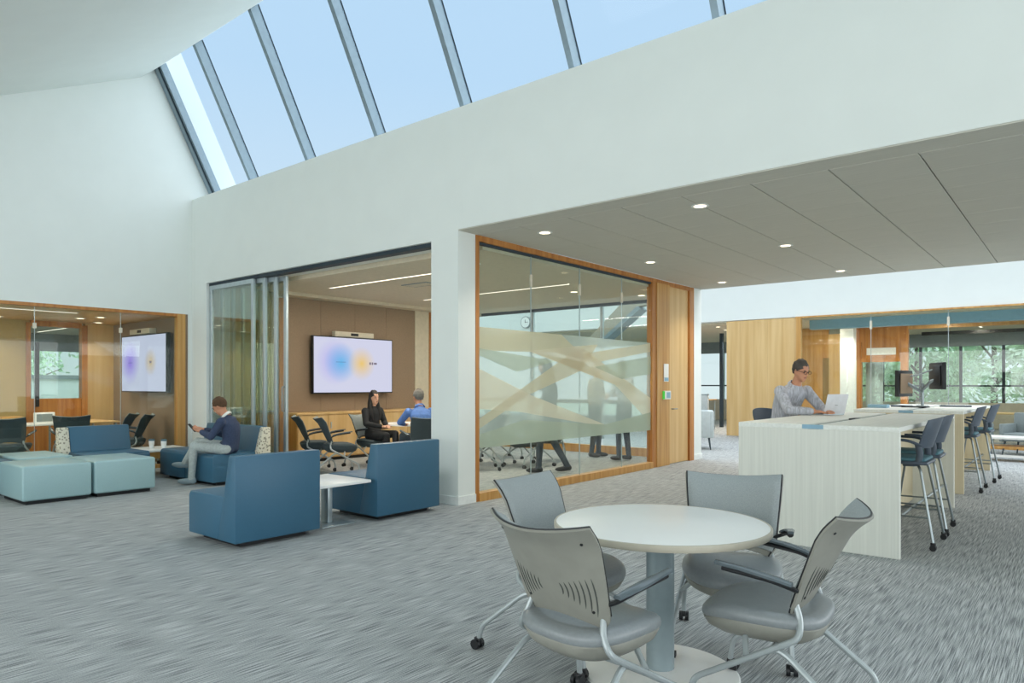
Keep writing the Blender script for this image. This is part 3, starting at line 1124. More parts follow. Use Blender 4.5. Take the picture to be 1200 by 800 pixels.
def nesting_chair(label, loc, rotz, group, mseat='chairvinyl', mback='chairfab', mshell='shell', mtube='tube', detail=True):
    t = thing('nesting_chair', label, 'chair', loc, rotz, group)
    # seat: rounded, waterfall front
    bm = NB()
    n = 40
    rows = [(0.80, 0.405), (0.93, 0.412), (0.99, 0.43), (1.0, 0.445), (0.985, 0.462), (0.93, 0.474), (0.80, 0.480), (0.5, 0.478), (0.0, 0.474)]

    def seat_pt(a, s, z):
        x = 0.255 * math.copysign(abs(math.cos(a)) ** 0.62, math.cos(a))
        y = 0.265 * math.copysign(abs(math.sin(a)) ** 0.62, math.sin(a))
        if y > 0: x *= 1 - 0.10 * (y / 0.265) ** 2
        else: x *= 1 - 0.06 * (y / 0.265) ** 2
        z2 = z - 0.035 * max(0, (y * s) / 0.265) ** 3 + 0.010 * (x * s / 0.25) ** 2
        return V(x * s, y * s + 0.01, z2)
    rings = []
    for s, z in rows:
        if s == 0:
            rings.append([bm.verts.new(seat_pt(0, 0, z))])
        else:
            rings.append([bm.verts.new(seat_pt(2 * PI * k / n, s, z)) for k in range(n)])
    for a, b in zip(rings, rings[1:]):
        for k in range(n):
            if len(b) == 1: bm.faces.new((a[k], a[(k + 1) % n], b[0]))
            else: bm.faces.new((a[k], a[(k + 1) % n], b[(k + 1) % n], b[k]))
    bm.faces.new(rings[0][::-1])
    obj('seat', bm, mseat, t, 60)
    bm = NB()
    rows2 = [(0.45, 0.335), (0.72, 0.345), (0.90, 0.378), (0.975, 0.418), (0.96, 0.425)]
    rings = [[bm.verts.new(seat_pt(2 * PI * k / n, s, z)) for k in range(n)] for s, z in rows2]
    for a, b in zip(rings, rings[1:]):
        for k in range(n): bm.faces.new((a[k], a[(k + 1) % n], b[(k + 1) % n], b[k]))
    bm.faces.new(rings[0][::-1])
    bm.faces.new(rings[-1])
    obj('seat_pan', bm, mshell, t, 60)

    # back: concave shell with a cushion on its front
    def bp(u, v):
        w = 0.215 + 0.05 * max(0, v) ** 0.8
        w -= 0.028 * max(0, (0.12 - v) / 0.12) ** 2
        z = 0.515 + 0.365 * v + 0.028 * u * u * v * v - 0.03 * u * u * (1 - v) ** 3
        y = -0.170 - 0.19 * v - 0.042 * max(0, (v - 0.72) / 0.28) ** 2 + 0.088 * u * u * (0.5 + 0.5 * v)
        return V(w * u, y, z)

    def nrm(u, v):
        e = 0.01
        a = bp(u + e, v) - bp(u - e, v)
        b = bp(u, v + e) - bp(u, v - e)
        nn = a.cross(b).normalized()
        return nn if nn.y < 0 else -nn
    nu, nv = (18, 12) if detail else (8, 5)
    bm = NB()
    surf(bm, lambda u, v: (bp(u, v), bp(u, v) + nrm(u, v) * 0.011), nu, nv, 0)
    obj('back_shell', bm, mshell, t, 50)
    bm = NB()

    def cush(u, v):
        v2 = 0.05 + 0.945 * v
        u2 = u * 0.985
        ed = min(1, (1 - abs(u)) * 7, v * 7, (1 - v) * 7)
        th = 0.010 + 0.018 * math.sqrt(max(0, ed * (2 - ed)))
        q = bp(u2, v2)
        nn = nrm(u2, v2)
        return q - nn * th, q - nn * 0.0005
    surf(bm, cush, nu, nv, 0)
    obj('backrest', bm, mback, t, 60)
    if detail:
        bm = NB()
        path = [(-0.995, 1 - k / 8) for k in range(8, 0, -1)] + [(-0.995 + 1.99 * k / 14, 0.998) for k in range(15)] + [(0.995, 1 - k / 8) for k in range(1, 8)]
        tube(bm, [bp(u, v) - nrm(u, v) * 0.003 for u, v in path], 0.0042, 6)
        obj('edge_trim', bm, 'black', t)
        bm = NB()
        for s in (-1, 1):
            for k in range(7):
                u0 = s * (0.80 - 0.095 * k)
                hh = 0.20 - 0.022 * k
                vc = 0.30 + 0.005 * k
                pts = []
                for q in range(7):
                    v = vc - hh + 2 * hh * q / 6
                    u = u0 + s * 0.03 * (1 - ((v - vc) / hh) ** 2)
                    p = bp(u, max(0.02, v)) + nrm(u, max(0.02, v)) * 0.0105
                    pts.append(p)
                tube(bm, pts, [0.0008, 0.003, 0.0034, 0.0034, 0.0034, 0.003, 0.0008], 6)
        obj('vent_slots', bm, 'slot', t)['kind'] = 'stuff'
        for s in (-1, 1):
            for u, v in ((0.80, 0.86), (0.74, 0.14)):
                bm = NB()
                p = bp(s * u, v)
                nn = nrm(s * u, v)
                tube(bm, [p, p + nn * 0.014], [0.007, 0.006], 10)
                obj('screw', bm, 'black', t)
    for s in (-1, 1):
        x = s * 0.245
        # upright runs down from the shell and sweeps forward as the front leg
        bm = NB()
        tube(bm, bend([(s * 0.192, -0.147, 0.53), (s * 0.204, -0.17, 0.47), (x, -0.175, 0.405), (s * 0.285, 0.245, 0.17), (s * 0.29, 0.262, 0.06)], 0.035), 0.0135, 10)
        obj('front_leg', bm, mtube, t)
        bm = NB()
        tube(bm, bend([(s * 0.262, 0.02, 0.295), (s * 0.235, -0.075, 0.345), (s * 0.25, -0.13, 0.33), (s * 0.285, -0.375, 0.13), (s * 0.288, -0.395, 0.06)], 0.04), 0.0135, 10)
        obj('rear_leg', bm, mtube, t)
        # armrest
        bm = NB()
        tube(bm, bend([(s * 0.214, -0.162, 0.585), (s * 0.258, -0.150, 0.605), (s * 0.283, -0.08, 0.632), (s * 0.290, 0.12, 0.658)], 0.05), 0.015, 8, flat=0.7)
        ar = obj('armrest', bm, 'black', t)
        bm = NB()
        P_ = bend([(s * 0.258, -0.150, 0.620), (s * 0.283, -0.08, 0.645), (s * 0.292, 0.02, 0.664), (s * 0.288, 0.15, 0.676)], 0.05, 3)
        prev = None
        for i, p in enumerate(P_):
            f = i / (len(P_) - 1)
            hw = 0.014 + 0.010 * math.sin(PI * min(1, f * 0.9 + 0.1))
            q = [bm.verts.new(p + V(dx, 0, dz)) for dx, dz in ((-hw, -0.006), (hw, -0.006), (hw, 0.004), (hw * 0.6, 0.009), (-hw * 0.6, 0.009), (-hw, 0.004))]
            if prev:
                for k in range(6): bm.faces.new((prev[k], prev[(k + 1) % 6], q[(k + 1) % 6], q[k]))
            else: bm.faces.new(q[::-1])
            prev = q
        bm.faces.new(prev)
        obj('arm_pad', bm, 'armblack', ar, 40)
        for (cx, cy) in ((s * 0.29, 0.262), (s * 0.288, -0.395)):
            bm = NB()
            for dx in (-0.017, 0.017):
                tube(bm, [(cx + dx - 0.010, cy - 0.012, 0.027), (cx + dx + 0.010, cy - 0.012, 0.027)], 0.027, 14)
            box(bm, cx - 0.012, cx + 0.012, cy - 0.028, cy + 0.016, 0.028, 0.062, bev=0.006)
            obj('caster', bm, 'black', t)
    bm = NB()
    tube(bm, [(-0.25, -0.07, 0.342), (0.25, -0.07, 0.342)], 0.012, 8)
    tube(bm, [(-0.262, 0.03, 0.30), (-0.20, 0.05, 0.36)], 0.012, 8)
    tube(bm, [(0.262, 0.03, 0.30), (0.20, 0.05, 0.36)], 0.012, 8)
    obj('cross_bar', bm, mtube, t)
    return t


def cam2world(X, Z): return (0.7728 * X - 0.6347 * Z, 0.6347 * X + 0.7728 * Z)


CH = 'grey nesting chairs at the round table'
c1 = nesting_chair('grey nesting chair with its slotted back towards us, front left of the round table', (-1.59, 2.45, 0), face_rot(0.13, 0.99), CH)
dup(c1, (-2.13, 3.085, 0), face_rot(1.0, 0.03), 'grey nesting chair whose padded back rises behind the slotted one', CH)
dup(c1, (-1.46, 3.625, 0), face_rot(0.34, -0.94), 'grey nesting chair facing us across the round table, in front of the white counter', CH)
dup(c1, (-1.075, 3.10, 0), face_rot(-1.0, -0.09), 'grey nesting chair seen from its side, at the right of the round table', CH)

# round table
t = thing('round_table', 'round white table on a blue-grey column between four grey chairs', 'table', (-1.618, 3.12, 0))
bm = NB()
lathe(bm, [(0, 0.718), (0.512, 0.718), (0.512, 0.7405), (0.508, 0.742), (0, 0.742)], 72)
obj('tabletop', bm, 'laminate', t, 40)
bm = NB()
lathe(bm, [(0.505, 0.712), (0.519, 0.712), (0.522, 0.716), (0.522, 0.738), (0.519, 0.742), (0.511, 0.743), (0.511, 0.712)], 72)
obj('edge_band', bm, 'lamedge', t, 40)
bm = NB()
lathe(bm, [(0.068, 0.03), (0.068, 0.70), (0.16, 0.705), (0.16, 0.716), (0, 0.716), (0, 0.03)], 32)
obj('column', bm, 'column', t, 40)
bm = NB()
lathe(bm, [(0, 0), (0.375, 0), (0.378, 0.006), (0.37, 0.014), (0.20, 0.024), (0.070, 0.031), (0, 0.031)], 64)
obj('base', bm, 'laminate', t, 40)

# ------------------------------------------------------------------ high counters


def counter(label, x0, x1, y0, y1, group, side, end):
    t = thing('high_counter', label, 'counter table', ((x0 + x1) / 2, y0, 0), 0, group)
    w = (x1 - x0) / 2
    L_ = y1 - y0
    bx('end_panel', end, -w, w, 0.0, 0.05, 0, 1.03, parent=t, bev=0.003, seg=1)
    bx('far_end_panel', side, -w, w, L_ - 0.05, L_, 0, 1.03, parent=t, bev=0.003, seg=1)
    bx('spine_panel', 'ashtan', -0.25, 0.25, 0.05, L_ - 0.05, 0.06, 1.0, parent=t)
    bx('left_tabletop', 'ashtop', -w, -0.045, -0.0, L_, 1.03, 1.07, parent=t, bev=0.003, seg=1)
    bx('right_tabletop', 'ashtop', 0.045, w, -0.0, L_, 1.03, 1.07, parent=t, bev=0.003, seg=1)
    bx('cable_trough', 'slategrey', -0.045, 0.045, 0.0, L_, 1.03, 1.058, parent=t)
    bx('trough_end', 'bluegrey', -0.095, 0.08, -0.004, 0.0, 1.032, 1.068, parent=t)
    bm = NB()
    tube(bm, [(w - 0.10, 0.05, 0.26), (w - 0.10, L_ - 0.05, 0.26)], 0.014, 8)
    tube(bm, [(-w + 0.10, 0.05, 0.26), (-w + 0.10, L_ - 0.05, 0.26)], 0.014, 8)
    obj('foot_rail', bm, 'chrome', t)
    p = bx('power_module', 'black', -0.03, 0.03, L_ * 0.42, L_ * 0.42 + 0.22, 1.058, 1.073, parent=t, bev=0.003)
    return t


counter('near high counter with a white wood-grain end panel and laptop on top', -2.49, -1.16, 6.35, 9.42, 'high counters', 'ash', 'ash')
counter('far high counter with a tan end panel and a double monitor arm on it', -2.52, -1.21, 10.65, 13.9, 'high counters', 'ashtan', 'ashtan')


def stool(label, loc, rotz, group):
    t = thing('bar_stool', label, 'stool', loc, rotz, group)
    bm = NB()
    box(bm, -0.215, 0.215, -0.20, 0.215, 0.715, 0.745, bev=0.014)
    obj('seat_shell', bm, 'stoolshell', t)
    bm = NB()
    box(bm, -0.205, 0.205, -0.18, 0.205, 0.742, 0.775, bev=0.016, seg=3)
    obj('seat_pad', bm, 'stoolpad', t)

    def bp(u, v):
        return V((0.195 + 0.03 * v - 0.05 * max(0, v - 0.6) ** 2 * 4) * u, -0.195 - 0.085 * v + 0.075 * u * u, 0.86 + 0.27 * v - 0.022 * u * u * v)
    bm = NB()
    surf(bm, lambda u, v: (bp(u, v) + V(0, 0.007, 0), bp(u, v) - V(0, 0.007, 0)), 12, 8, 0)
    for s in (-1, 1):
        tube(bm, bend([(s * 0.19, -0.122, 0.90), (s * 0.20, -0.14, 0.80), (s * 0.20, -0.12, 0.728), (s * 0.17, 0.0, 0.722)], 0.05), 0.028, 8, flat=0.5)
    obj('back_shell', bm, 'stoolshell', t, 50)
    for s in (-1, 1):
        bm = NB()
        tube(bm, bend([(s * 0.195, -0.15, 0.88), (s * 0.235, -0.05, 0.93), (s * 0.24, 0.10, 0.93)], 0.05), 0.013, 8)
        obj('armrest', bm, 'stoolshell', t)
    for s in (-1, 1):
        for (y0, y1) in ((0.15, 0.25), (-0.14, -0.25)):
            bm = NB()
            tube(bm, bend([(s * 0.15, y0 * 0.8, 0.712), (s * 0.20, y0, 0.68), (s * 0.285, y1, 0.06)], 0.04), 0.0115, 8)
            obj('leg', bm, 'chrome', t)
            bm = NB()
            for dx in (-0.014, 0.014):
                tube(bm, [(s * 0.288 + dx - 0.008, y1, 0.026), (s * 0.288 + dx + 0.008, y1, 0.026)], 0.026, 12)
            box(bm, s * 0.288 - 0.01, s * 0.288 + 0.01, y1 - 0.02, y1 + 0.02, 0.03, 0.07, bev=0.004)
            obj('caster', bm, 'black', t)
    bm = NB()
    z = 0.27
    tube(bm, [(-0.257, 0.218, z), (0.257, 0.218, z)], 0.010, 8)
    tube(bm, [(-0.257, -0.215, z), (-0.257, 0.218, z)], 0.008, 8)
    tube(bm, [(0.257, -0.215, z), (0.257, 0.218, z)], 0.008, 8)
    obj('foot_bar', bm, 'chrome', t)
    return t


SG = 'slate bar stools at the high counters'
s1 = stool('slate bar stool at the near counter, closest to us', (-1.25, 7.15, 0), PI / 2, SG)
dup(s1, (-1.26, 7.88, 0), PI / 2 + 0.03, 'slate bar stool at the near counter, second from us', SG)
dup(s1, (-1.30, 11.20, 0), PI / 2, 'slate bar stool at the right edge of the far counter, the nearer one', SG)
dup(s1, (-1.25, 12.44, 0), PI / 2 - 0.03, 'slate bar stool at the right edge of the far counter, the farther one', SG)
dup(s1, (-2.84, 8.47, 0), face_rot(0.9, -0.43), 'slate bar stool under the man in the striped shirt', SG)

# laptop
lp = thing('laptop', 'silver laptop open on the near high counter, lid towards us', 'laptop', (-2.20, 8.42, 1.07), face_rot(-0.90, 0.43))
bx('base', 'alu', -0.165, 0.165, 0.0, 0.23, 0.0, 0.014, parent=lp, bev=0.004)
bx('keyboard', 'black', -0.14, 0.14, 0.02, 0.13, 0.014, 0.0155, parent=lp)
bm = NB()
box(bm, -0.165, 0.165, -0.008, 0.0, 0.014, 0.245, bev=0.003, rot=(R(14), 0, 0), pivot=(0, 0, 0.014))
M['lid'] = mat('silver_lid', '#d9dadf', 0.4)
ld = obj('lid', bm, 'lid', lp)
bm = NB()
box(bm, -0.022, 0.022, -0.0095, -0.0085, 0.115, 0.121, rot=(R(14), 0, 0), pivot=(0, 0, 0.014))
obj('emblem', bm, 'slategrey', ld, 0)
bm = NB()
box(bm, -0.155, 0.155, 0.0, 0.001, 0.025, 0.235, rot=(R(14), 0, 0), pivot=(0, 0, 0.014))
obj('screen', bm, 'black', ld, 0)


def gadget(name, label, cat, loc, sx, sy, sz, m, rz=0):
    t = thing(name, label, cat, loc, rz)
    bx('body', m, -sx / 2, sx / 2, -sy / 2, sy / 2, 0, sz, parent=t, bev=min(0.006, sz * 0.3))
    bx('top_face', 'slategrey', -sx * 0.4, sx * 0.4, -sy * 0.4, sy * 0.4, sz, sz + 0.001, parent=t)
    return t


gadget('desk_phone', 'low blue-grey desk device at the left end of the far counter', 'phone', (-2.38, 11.5, 1.07), 0.26, 0.2, 0.05, 'bluegrey')
gadget('notebook', 'dark notebook lying on the far counter behind the laptop', 'notebook', (-2.2, 12.2, 1.07), 0.3, 0.22, 0.025, 'stoolshell', 0.2)
gadget('tablet', 'black tablet lying on the far counter below the monitor arm', 'tablet', (-1.98, 12.0, 1.07), 0.34, 0.2, 0.02, 'black', -0.1)
gadget('keyboard', 'dark keyboard at the right end of the far counter', 'keyboard', (-1.55, 12.7, 1.07), 0.42, 0.16, 0.022, 'stoolshell', 0.1)

# monitor arm with two screens
ma = thing('monitor_stand', 'chrome dual monitor stand with jointed arms on the far counter', 'monitor stand', (-2.03, 12.9, 1.07))
bm = NB()
cyl(bm, 0, 0, 0, 0.01, 0.09, 20)
cyl(bm, 0, 0, 0.01, 0.36, 0.022, 14)
obj('post', bm, 'chrome', ma)
bm = NB()
tube(bm, [(0, 0, 0.22), (-0.20, -0.10, 0.36), (-0.36, -0.14, 0.40)], 0.026, 10)
obj('arm', bm, 'chrome', ma)
bm = NB()
tube(bm, [(0, 0, 0.26), (0.14, -0.10, 0.40), (0.22, -0.14, 0.42)], 0.026, 10)
obj('arm', bm, 'chrome', ma)
bm = NB()
tube(bm, [(-0.30, -0.02, 0.46), (-0.05, -0.02, 0.50), (0.2, -0.1, 0.60)], 0.012, 8)
obj('upper_arm', bm, 'chrome', ma)
for (lx, rz, lab, m2) in ((-0.44, R(80), 'tan-backed monitor turned edge-on at the left of the dual arm', 'tack'), (0.03, R(-64), 'black monitor with its back to us at the right of the dual arm', 'black')):
    mo = thing('monitor', lab, 'monitor', (-1.83 + lx, 12.9 - 0.14, 1.07 + (0.36 if lx < 0 else 0.48)), rz)
    bx('casing', 'black', -0.29, 0.29, -0.03, 0.03, -0.21, 0.21, parent=mo, bev=0.008)
    bx('rear_cover', m2, -0.24, 0.24, -0.05, -0.03, -0.16, 0.16, parent=mo, bev=0.008)
    bx('screen', 'bezel', -0.275, 0.275, 0.03, 0.032, -0.195, 0.195, parent=mo)

# ------------------------------------------------------------------ meeting room furniture
G2 = 'grey nesting chairs in the meeting room'
mc = nesting_chair('olive grey nesting chair in the meeting room, left of the woman in black', (-9.82, 6.86, 0), face_rot(0.45, 0.89), G2, 'meshdark', 'slategrey', 'meshdark', 'tube', detail=False)
dup(mc, (-9.20, 6.86, 0), face_rot(0.45, 0.89), 'olive grey nesting chair in the meeting room, closest to the woman in black', G2)
dup(mc, (-9.52, 7.80, 0), face_rot(0.99, 0.1), 'nesting chair that the woman in black sits on', G2)
dup(mc, (-8.28, 7.76, 0), face_rot(-0.92, 0.38), 'nesting chair that the man in the blue shirt sits on', G2)
for i, (x, y, a, lab) in enumerate([(-7.9, 8.6, 2.4, 'nearest the wood frame'), (-8.2, 9.3, 1.9, 'behind the first'), (-7.5, 9.5, 2.9, 'left of the striding figure'), (-7.65, 10.4, 0.6, 'beside the pair of standing figures'), (-8.6, 10.2, 4.2, 'deepest in the room')]):
    dup(mc, (x, y, 0), a, 'nesting chair seen below the frosted film, ' + lab, G2)
t = thing('meeting_table', 'white-topped meeting table between the woman in black and the man in blue', 'table', (-9.1, 8.35, 0))
bm = NB()
lathe(bm, [(0, 0.71), (0.50, 0.71), (0.50, 0.742), (0, 0.742)], 48)
obj('tabletop', bm, 'laminate', t)
bm = NB()
lathe(bm, [(0, 0), (0.32, 0), (0.32, 0.012), (0.05, 0.03), (0.04, 0.05), (0.04, 0.71), (0, 0.71)], 24)
obj('pedestal', bm, 'alu', t)

# left room furniture
G3 = 'dark mesh chairs in the left meeting room'
dup(mc, (-13.15, 3.52, 0), face_rot(-0.85, 0.5), 'dark chair behind the left glazing, cut by the photo edge', G3)
dup(mc, (-13.25, 4.40, 0), face_rot(-0.9, 0.3), 'dark chair behind the left glazing, right of the first', G3)
dup(mc, (-13.40, 5.12, 0), face_rot(-0.6, -0.8), 'slanting dark chair below the violet display', G3)
dup(mc, (-12.77, 5.12, 0), face_rot(-0.6, -0.8), 'slanting dark chair below the violet display, nearest the glazing', G3)


def plain_table(label, loc, sx, sy, m, h=0.74):
    t = thing('meeting_table', label, 'table', loc)
    bx('tabletop', m, -sx / 2, sx / 2, -sy / 2, sy / 2, h - 0.03, h, parent=t, bev=0.004)
    for a in (-1, 1):
        for b in (-1, 1):
            bm = NB()
            tube(bm, [(a * (sx / 2 - 0.06), b * (sy / 2 - 0.06), h - 0.03), (a * (sx / 2 - 0.06), b * (sy / 2 - 0.06), 0)], 0.018, 8)
            obj('leg', bm, 'alu', t)
    return t


plain_table('light oak topped table at the back of the left meeting room', (-14.42, 5.05, 0), 1.2, 0.7, 'oakpale')
plain_table('white topped table behind the dark chairs of the left room', (-14.1, 3.85, 0), 0.8, 1.3, 'laminate')
t = thing('wooden_tray', 'small tan wooden letter tray on the white table of the left room', 'tray', (-14.1, 3.75, 0.74))
bx('lower_tray', 'oakpale', -0.16, 0.16, -0.18, 0.18, 0, 0.06, parent=t, bev=0.006)
bx('upper_tray', 'oak', -0.14, 0.14, -0.16, 0.16, 0.075, 0.13, parent=t, bev=0.006)
t = thing('picture_stand', 'small white framed stand with a grey face on the white table of the left room', 'frame', (-14.0, 4.22, 0.74), PI / 2)
bx('frame', 'laminate', -0.16, 0.16, -0.02, 0.02, 0, 0.19, parent=t, bev=0.01)
bx('face', 'slategrey', -0.12, 0.12, -0.024, -0.02, 0.03, 0.16, parent=t)
t = thing('monitor', 'dark screen standing at the far left of the left meeting room', 'monitor', (-14.4, 3.2, 0.74), PI / 2 + 0.3)
bx('casing', 'stoolshell', -0.30, 0.30, -0.02, 0.02, 0.02, 0.24, parent=t, bev=0.006)
bx('foot', 'black', -0.1, 0.1, -0.08, 0.08, 0, 0.02, parent=t)
plain_table('narrow dark-legged side desk under the dark screen', (-14.4, 2.9, 0), 0.6, 0.58, 'meshdark')

# ------------------------------------------------------------------ far glazed rooms beyond the second light well
fz = 3.10
sbx('ceiling_far', 'roomceil', -22, 8, 18.9, 27, fz, fz + 0.1)
wp = struct('wall_wood')
for k in range(5):
    a = -7.6 + k * 0.374
    bx('panel', 'oakpale', a + 0.001, a + 0.373, 18.52, 18.56, 0.02, 3.13, parent=wp, bev=0.002, seg=1)
bx('end_post', 'oak', -5.73, -5.62, 18.46, 18.6, 0, 3.13, parent=wp)
wf = struct('window_7')
for x in (-4.0, -2.4, -0.8, 0.8, 2.4):
    bx('seam', 'alu', x - 0.005, x + 0.005, 18.52, 18.54, 0.05, 3.11, parent=wf)
    bx('glass_clip', 'tin', x - 0.025, x + 0.025, 18.50, 18.56, 2.75, 2.95, parent=wf)
for a, b in ((-5.62, -4.0), (-4.0, -2.4), (-2.4, -0.8), (-0.8, 0.8), (0.8, 2.4)):
    bx('pane', 'glass', a + 0.006, b - 0.006, 18.524, 18.536, 0.05, 3.11, parent=wf)
bx('sill', 'oak', -5.62, 2.4, 18.48, 18.58, 0, 0.05, parent=wf)
sbx('sky_reflection_band', 'bluegrey', -5.62, 8, 19.2, 19.5, 2.86, fz)  # blue band standing in for the sky reflected in the glass top
# wooden wall with a framed glass door
ww = struct('wall_inner_wood', None)
bx('panel', 'oak', -7.0, -5.9, 22.0, 22.1, 0, fz, parent=ww)
bx('panel', 'oakpale', -5.9, -5.15, 22.0, 22.1, 0, 2.9, parent=ww)
bx('lintel', 'oakdark', -5.15, -3.80, 21.95, 22.1, 2.12, fz, parent=ww)
bx('side_light', 'glassgreen', -6.05, -5.88, 21.97, 21.99, 0.1, 2.2, parent=ww)
sbx('pillar', 'trimwhite', -5.30, -4.95, 20.9, 21.2, 0, fz)
d3 = struct('door_3')
bx('frame_jamb', 'oakdark', -5.10, -4.98, 21.9, 22.05, 0, 2.62, parent=d3)
bx('frame_jamb', 'oakdark', -3.98, -3.80, 21.9, 22.05, 0, 2.62, parent=d3)
bx('frame_head', 'oakdark', -4.98, -3.98, 21.9, 22.05, 2.05, 2.15, parent=d3)
bx('transom_glass', 'laminate', -4.85, -4.1, 21.93, 21.945, 2.25, 2.45, parent=d3)
bx('pane', 'glass', -4.98, -3.98, 21.96, 21.97, 0.05, 2.05, parent=d3)
bx('curtain_panel', 'bag', -4.95, -4.5, 22.3, 22.34, 0.05, 2.05, parent=d3)
# outer window wall
wo = struct('window_8')
for x in (-8.9, -7.75, -6.6, -5.45, -4.3, -3.15, -2.00, -0.85, 0.30, 1.45):
    bx('mullion', 'darksteel', x - 0.04, x + 0.04, 26.95, 27.05, 0.8, 2.66, parent=wo)
for a in (-12.35, -11.2, -10.05):
    bx('mullion', 'alu', a - 0.04, a + 0.04, 26.95, 27.05, 0.3, 2.66, parent=wo)
bx('transom', 'darksteel', -13, 3, 26.96, 27.04, 1.34, 1.39, parent=wo)
bx('sill', 'tin', -13, 3, 26.9, 27.1, 0, 0.82, parent=wo)
bx('head', 'slategrey', -13, 3, 26.9, 27.1, 2.66, fz, parent=wo)
for k in range(14):
    a = -13.5 + k * 1.15
    bx('pane', 'glass', a + 0.04, a + 1.11, 26.995, 27.005, 0.82, 2.66, parent=wo)
sbx('beam_far_inner', 'black', -3.8, 8, 24.0, 24.15, 2.88, 2.98)
sbx('trim_6', 'oak', -3.8, 8, 22.0, 22.2, 2.95, fz)
linear_y(-2.9, 19.9, 21.6, fz - 0.005, 'linear light in the far glazed room, the nearer one', 45)
linear_y(-5.6, 19.7, 21.4, fz - 0.005, 'linear fill light added in the far glazed room beside the wood panels', 24)  # extra lamp put in to brighten the dark wood wall
linear_y(-2.35, 22.6, 24.6, fz - 0.005, 'linear light in the far glazed room, the farther one', 35)
for (x, y, n) in ((-5.0, 20.4, 'above the white pillar'), (-4.4, 20.9, 'in front of the framed glass door'), (-8.3, 19.6, 'left of the wood panels, nearest'), (-8.6, 20.9, 'left of the wood panels, middle'), (-8.9, 22.2, 'left of the wood panels, deepest')):
    downlight(x, y, fz - 0.003, 'small downlight of the far rooms ' + n, 'downlights in the far rooms', 20)
sbx('post_far', 'darksteel', -9.35, -9.25, 22.2, 22.3, 0, fz)
plain_table('small oak table far behind the pale armchair', (-9.6, 20.8, 0), 1.2, 0.8, 'oak', 0.95)
t = thing('partition_box', 'grey felt desk partition far behind the pale armchair', 'partition', (-9.1, 19.6, 0))
bx('felt', 'bag', -0.5, 0.5, -0.05, 0.05, 0.1, 1.1, parent=t, bev=0.01)
bx('cap', 'alu', -0.5, 0.5, -0.06, 0.06, 1.1, 1.13, parent=t)
for s in (-1, 1):
    bx('foot', 'alu', s * 0.4 - 0.03, s * 0.4 + 0.03, -0.15, 0.15, 0, 0.1, parent=t)


def armchair(label, loc, rz, m1, m2, group=None):
    t = thing('armchair', label, 'armchair', loc, rz, group)
    bx('seat', m1, -0.29, 0.29, -0.25, 0.33, 0.28, 0.44, parent=t, bev=0.03)
    bx('backrest', m2, -0.35, 0.35, -0.38, -0.25, 0.26, 0.84, parent=t, bev=0.03)
    for s in (-1, 1):
        bx('side_panel', m2, min(s * 0.29, s * 0.36), max(s * 0.29, s * 0.36), -0.3, 0.33, 0.26, 0.84 if m2 == 'bag' else 0.62, parent=t, bev=0.02)
        for y in (-0.28, 0.27):
            bm = NB()
            tube(bm, [(s * 0.27, y, 0.27), (s * 0.31, y * 1.12, 0)], [0.02, 0.012], 8)
            obj('leg', bm, 'meshdark', t)
    return t


armchair('pale grey high-sided armchair with a blue seat by the end of the pier', (-6.68, 14.55, 0), R(115), 'blue', 'bag')
armchair('grey lounge armchair beyond the white bench, at the right photo edge', (-0.9, 17.3, 0), R(160), 'slategrey', 'slategrey', 'grey lounge armchairs beyond the bench')
armchair('grey lounge armchair beyond the white bench, left of the other one', (-1.85, 17.5, 0), R(190), 'slategrey', 'slategrey', 'grey lounge armchairs beyond the bench')
t = thing('bench_table', 'low white bench table with an oak undershelf past the far counter', 'bench', (-0.85, 15.9, 0))
bx('tabletop', 'laminate', -0.85, 0.85, -0.3, 0.3, 0.41, 0.45, parent=t, bev=0.005)
bx('undershelf', 'oak', -0.80, 0.80, -0.26, 0.26, 0.24, 0.28, parent=t)
bx('stretcher', 'laminate', -0.82, 0.82, -0.28, -0.24, 0.08, 0.12, parent=t)
for a in (-0.82, 0.76):
    for b in (-0.29, 0.23):
        bx('leg', 'laminate', a, a + 0.06, b, b + 0.06, 0, 0.41, parent=t)
plain_table('oak topped work table behind the grey lounge armchairs', (-1.7, 20.3, 0), 2.4, 0.8, 'oakpale')

# ------------------------------------------------------------------ outdoors: ground, trees, pale low building
sbx('ground', 'ground', -70, 40, 27.2, 90, -1.2, -1.0)
sbx('ground_left', 'ground', -70, -19.2, -30, 27.2, -1.2, -1.0)


